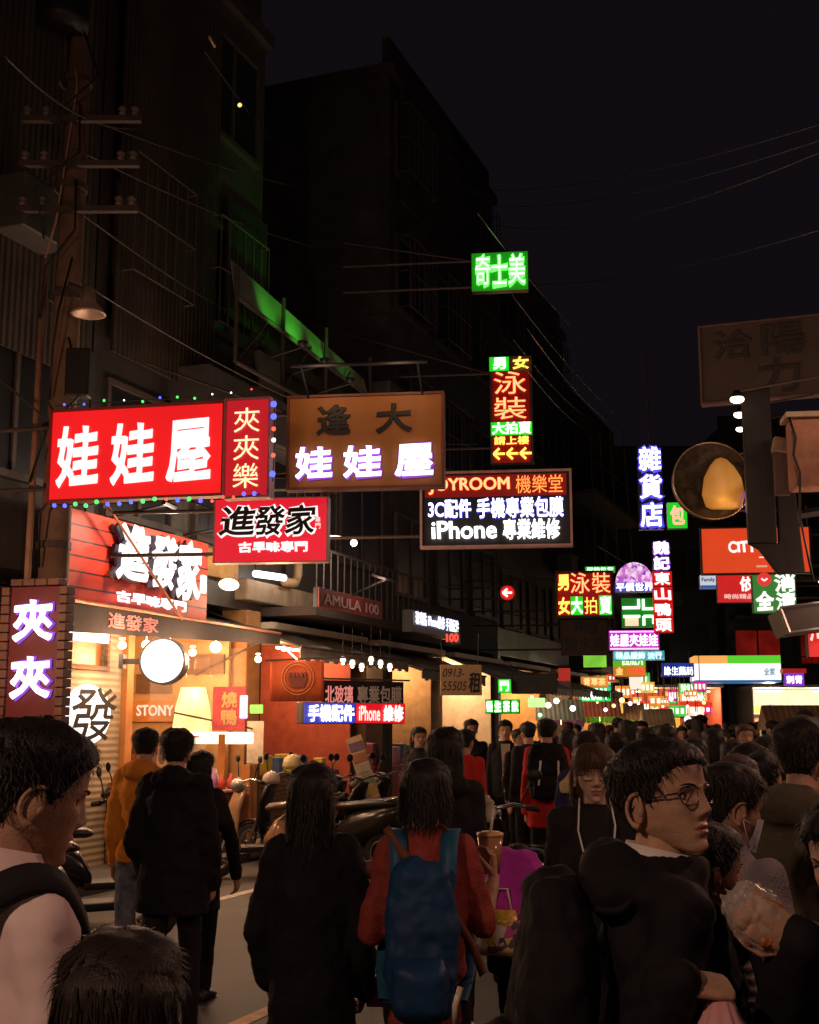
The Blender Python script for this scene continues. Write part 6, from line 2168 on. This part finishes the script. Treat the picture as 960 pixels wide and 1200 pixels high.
# ---------------------------------------------------------------- woman with round glasses, facing
b, MHd = stand('young woman in glasses and a black coat with a white cord round her neck', 695, 867, 4.8, 186, top=BLACK2, legs=BLACK, fem=True, skin_i=3, hairm=1, thick=1.1, fringe='fringe', long_to=.02, glasses=True, hem=.6, bulk=.03,
               seed=12, look=(-2, -2, 0), folds=.03)
sG = (at(705, 868, 4.8).z - .025) / 1.70
cd = MB(Matrix.Scale(sG, 4)).tube([(-.06, .02, 1.50), (-.075, .10, 1.40), (-.06, .145, 1.28), (-.01, .165, 1.20), (.045, .155, 1.27), (.07, .11, 1.38), (.06, .03, 1.50)], .004, 6)
cd.build('white_cord', WHITE, b, True)

# ---------------------------------------------------------------- man with glasses, profile
b, MHd = stand('man in glasses and a black padded jacket turning his face up in profile', 776, 861, 2.4, 90, top=BLACK, legs=BLACK, skin_i=0, thick=.85, hem=.72, bulk=.02, glasses=True, hood=True, seed=13, look=(43, 10, 0), folds=.05,
               collar=cloth('white_collar', (.7, .66, .62)),
               arms={1: dict(el=(.205, -.13, 1.04), wrw=tuple(at(790, 1150, 2.10)), dir=(-.1, .95, -.1), palm=(-.3, -.1, -1), curl=1.0, thumb=.8),
                     -1: dict(el=(-.25, .05, 1.10), wrw=tuple(at(862, 1090, 2.45)), dir=(.3, .8, .0), palm=(.2, -.1, -.8), curl=.6, thumb=.5)})
sM = (at(776, 861, 2.4).z - .025) / 1.70
bpk = backpack('black backpack worn by the man in glasses with a small pale zip tag', b, sM, BLACK, .32, .46, .15, .98, -.155, BLACK)
MB().tube([(.12, -.24, .28), (.125, -.25, .25), (.118, -.25, .22)], .006, 6).build('zip_tag', mat('zip_pale', (.6, .5, .4), .4), bpk, True)
cord = MB(Matrix.Scale(sM, 4)).tube([(.03, .175, 1.40), (.035, .20, 1.28), (.03, .205, 1.14), (.02, .205, 1.10)], .004, 6).tube([(-.03, .175, 1.40), (-.035, .20, 1.30), (-.03, .205, 1.18)], .004, 6)
cord.build('hood_cord', WHITE, b, True)
pbg = empty('carrier_bag', 'translucent pink plastic bag hanging from the fist of the man in glasses', 'bag', at(844, 1168, 2.10), b.rotation_euler.z)
mb = MB()
rings = []
nn_ = 40
for z, r_, k in ((0, .018, 0), (-.03, .03, .3), (-.08, .065, .35), (-.15, .095, .25), (-.26, .11, .15), (-.33, .10, .1), (-.35, .05, .1)):
    rings.append([(r_ * 1.25 * math.cos(2 * math.pi * j / nn_) * (1 + k * .35 * math.sin(j * 2.1 + z * 20)), r_ * math.sin(2 * math.pi * j / nn_) * (1 + k * .35 * math.sin(j * 1.7 + z * 31)), z + .01 * k * math.sin(j * 1.3)) for j in range(nn_)])
mb.loft(rings)
mb.build('bag_film', clear('pink_film', (.72, .38, .40), .82, .22), pbg, True)
MB().tube([(-.012, 0, -.01), (-.014, 0, .012), (.0, .0, .02), (.014, 0, .012), (.012, 0, -.01)], .005, 6).build('handle', mat('pink_handle', (.7, .4, .42), .3), pbg, True)

# ---------------------------------------------------------------- shorter woman in striped shawl behind him
STRIPE = wavemat('striped_knit', (.015, .013, .013), (.42, .34, .30), 16, 'Z', .9, .3, dist=1.2)
b, MHd = stand('short woman in a dark striped knit shawl close beside the man in glasses', 818, 956, 2.75, 78, top=STRIPE, legs=BLACK, fem=True, skin_i=2, hem=.78, bulk=.035, seed=14, long_to=-.03, look=(0, 0, 0), folds=.03,
               arms={1: dict(el=(.24, .06, 1.05), wr=(.14, .30, 1.02), dir=(-.2, .8, .1), curl=.7)})
# ---------------------------------------------------------------- masked person in grey
b, MHd = stand('person in a grey sweater wearing a pale blue face mask, seen from behind', 842, 886, 3.35, 48, top=cloth('grey_sweater', (.20, .18, .19), var=.2, scale=12, bump=.5, bscale=180), legs=BLACK, skin_i=2, hem=.80, bulk=.02, mask=True, look=(26, -8, 0), thick=1.25, seed=15, folds=.03)
# ---------------------------------------------------------------- olive jacket
b, MHd = stand('tall person in an olive hooded jacket looking across the street', 938, 836, 4.0, 42, top=cloth('olive', (.075, .065, .04)), legs=BLACK, skin_i=2, hem=.75, bulk=.035, hood=True, thick=1.3, seed=16, look=(10, 0, 0), folds=.035)
# ---------------------------------------------------------------- man at the picture edge with food
b, MHd = stand('man in black at the edge of the crowd holding a wrapped snack', 1004, 925, 2.25, 240, top=BLACK, legs=BLACK, skin_i=1, hem=.75, bulk=.04, seed=17, thick=1.1, look=(-10, -6, 0),
               arms={1: dict(el=(.25, .06, 1.08), wrw=tuple(at(938, 1102, 2.12)), dir=(.31, .75, .4), palm=(.82, .22, .3), curl=.98, thumb=.8),
                     -1: dict(el=(-.26, .05, 1.08), wrw=tuple(at(985, 1240, 2.05)), dir=(.3, .9, -.2), palm=(.2, -.1, -1), curl=.9, thumb=.7)})
sn = empty('snack_bag', 'crumpled clear bag of orange fried food held at the edge of the crowd', 'snack bag', at(890, 1078, 2.14), R(20))
mb = MB()
rings = []
for z, r_, k in ((-.045, .015, .2), (-.03, .032, .3), (.0, .040, .25), (.03, .036, .4), (.05, .030, .7), (.062, .024, 1.0)):
    rings.append([(-.02 * z + r_ * 1.2 * math.cos(2 * math.pi * j / 30) * (1 + k * .3 * math.sin(j * 2.3 + z * 60)), r_ * math.sin(2 * math.pi * j / 30) * (1 + k * .3 * math.sin(j * 1.9)), z + .012 * k * math.sin(j * 1.7)) for j in range(30)])
Ms_ = Matrix.Rotation(R(-40), 4, 'Y')
garment(MB(Ms_).loft(rings), 'bag_film', clear('crumpled_film', (.72, .66, .62), .38, .22), sn, .004, .022, .014, 2)
fd = MB(Ms_)
rq = random.Random(4)
for i in range(16):
    fd.ell((rq.uniform(-.028, .028), rq.uniform(-.024, .024), rq.uniform(-.03, .03)), (rq.uniform(.012, .02),) * 3, 8, 6)
fd.build('fried_food_mesh', mat('fried_orange', (.50, .17, .05), .5, var=.4, scale=40, bump=.5), sn, True)

# ---------------------------------------------------------------- mid-distance figures
RED_J = cloth('red_jacket', (.55, .03, .03))
b, MHd = stand('pedestrian with a black backpack with two pale stripes over a red jacket', 640, 841, 12.0, 4, top=RED_J, legs=BLACK, skin_i=1, hem=.72, bulk=.03, seed=21, stride=.10)
sB_ = (at(640, 841, 12).z - .025) / 1.70
bk = backpack('black backpack with two pale upright stripes on the red jacket', b, sB_, BLACK, .40, .52, .16, .98, -.15)
for x in (-.09, .09):
    MB().bar((x, -.235, .14), (x + .02 * (x < 0), -.235, .36), .009).build('stripe', mat('reflective', (.75, .7, .65), .4), bk)
CREAMJ = cloth('cream_yoke', (.55, .42, .26))
b, MHd = stand('brown haired pedestrian in a blue jacket with a cream yoke walking away', 687, 855, 8.3, 8, top=cloth('blue_jacket', (.02, .03, .09)), legs=BLACK, skin_i=1, hairm=2, hem=.78, bulk=.02, seed=22, thick=1.3)
sY = (at(687, 855, 8.3).z - .025) / 1.70
mb = MB(Matrix.Scale(sY, 4)).eloft([(1.30, 0, -.005, .205, .148), (1.37, 0, -.006, .205, .13), (1.425, 0, -.012, .15, .10), (1.47, 0, -.014, .09, .078)], 28)
garment(mb, 'yoke', CREAMJ, b, .014, .01, .004, 2)
stand('bald topped pedestrian walking just beside the woman in glasses', 722, 858, 9.6, -6, top=BLACK2, legs=BLACK, skin_i=1, hairm=2, seed=23, thick=.9, bulk=.02)
b, MHd = stand('man in a black jacket and pale shirt standing with the group by the shops', 592, 843, 15.0, 184, top=BLACK, legs=BLACK, skin_i=1, hem=.82, bulk=.02, inner=cloth('pale_shirt', (.55, .46, .38)), seed=24)
stand('man in a dark jacket with bare forehead standing behind the red sleeved pedestrian', 552, 842, 15.6, 170, top=BLACK2, legs=BLACK, skin_i=0, seed=25, bulk=.02)
stand('pedestrian in a bright red jacket standing by the scooters, mostly hidden', 545, 853, 11.5, 30, top=RED_J, legs=BLACK, skin_i=1, seed=26, bulk=.02, hem=.75)
b, MHd = stand('girl in a black top lettered in white standing among the scooters', 490, 851, 14.2, 205, top=BLACK2, legs=BLACK, fem=True, skin_i=0, seed=27, thick=.9, look=(-40, 0, 0), long_to=.04)
letters(mb := MB(Matrix.Scale(at(490, 851, 14.2).z / 1.72, 4) @ Matrix.Rotation(math.pi, 4, 'Z')), 'TLAN', -.12, .12, 1.17, 1.24, -.142, 'bold', .02)
mb.build('lettering', WHITE, b)
stand('dark haired onlooker standing beside the man in the pale shirt', 608, 853, 14.6, 150, top=BLACK, legs=BLACK, seed=28, hi=False)
stand('dark haired onlooker turned to the ochre shop', 619, 845, 14.0, -20, top=BLACK2, legs=BLACK, seed=29, bulk=.02, hi=False)
stand('pale faced woman glancing back in the crowd under the bright canopy', 876, 868, 6.4, 150, top=BLACK, legs=BLACK, fem=True, skin_i=3, seed=30, long_to=-.12, thick=1.3, look=(-20, 0, 0))

# ---------------------------------------------------------------- the packed crowd
CR = 'pedestrians in the packed crowd'
CL = [BLACK, BLACK2, cloth('crowd_navy', (.025, .03, .055)), cloth('crowd_brown', (.08, .05, .035)), cloth('crowd_grey', (.10, .09, .09)), cloth('crowd_wine', (.12, .025, .03)), cloth('crowd_tan', (.26, .18, .11)), cloth('crowd_green', (.04, .06, .035))]
cp = []
for i in range(7):
    o, _ = person('dark haired pedestrian in the packed crowd down the street', (0, 0, 0), 0, 1.66, top=CL[i % 8], legs=BLACK, fem=i % 2 == 1, skin_i=i % 4, hairm=(0, 0, 2, 0, 1, 0, 2)[i], thick=(1, 1.4, 1.2, 1.6, 1.1, 1.3, 1.0)[i],
                  long_to=(None, -.12, None, -.06, None, -.18, None)[i], bulk=.02 + .01 * (i % 3), hem=(.82, .7, .86, .62, .8, .7, .84)[i], hood=i in (2, 5), hat=cloth('knit_hat', (.09, .05, .05)) if i == 6 else None, hi=False, group=CR, seed=40 + i, stride=.06 * (i % 3))
    cp.append(o)
rq = random.Random(77)
spots = []
used = [(0, 0)]
# first a hand-placed near part (px, top, distance, heading), then rows receding to the bend
near = [(665, 853, 12.5, 8), (735, 842, 13.5, 0), (757, 852, 11.0, 10), (812, 862, 7.6, 20), (858, 866, 8.6, 12), (900, 860, 7.2, -10), (915, 850, 9.5, 186), (955, 848, 6.0, 20), (893, 876, 5.4, 28), (862, 880, 5.0, 40),
        (780, 848, 10.5, 5), (835, 852, 11, -8), (872, 846, 12, 180), (700, 846, 14, 0), (930, 858, 11.5, 10)]
for k in near:
    spots.append(k)
Y = 14.5
while Y < 44:
    n = int(2.2 + Y * .17)
    for j in range(n):
        px = 628 + (960 - 628) * (j + rq.uniform(.1, .9)) / n
        if Y < 17 and px < 690:
            continue
        # keep left of the far kerb and right of the near shops
        x = at(px, 850, Y).x
        tt = (Vector((x, Y, 0)) - O0).dot(V)
        if tt < .9 or (tt > 9.4 and Y < 38):
            continue
        hgt = rq.gauss(1.65, .085)
        py = 850.6 - (hgt - 1.66) * FPX / Y
        spots.append((px, py, Y + rq.uniform(-.5, .5), 180 + rq.gauss(0, 25) if rq.random() < .36 else rq.gauss(12, 26)))
    Y += 1.15
first = set()
for i, (px, py, Y, hd_) in enumerate(spots):
    k = rq.randrange(len(cp))
    p = at(px, py, Y)
    o = cp[k] if k not in first else copy_tree(cp[k])
    first.add(k)
    o.location = (p.x, Y, 0)
    o.rotation_euler = (0, 0, R(-hd_))
    sc_ = p.z / 1.69
    o.scale = (sc_, sc_, sc_)
    m = rq.choice([0, 0, 0, 1, 1, 2, 2, 3, 3, 4, 5, 6, 7])
    for ch in o.children:
        if ch.name.startswith('jacket'):
            ch.material_slots[0].link = 'OBJECT'
            ch.material_slots[0].material = CL[m]
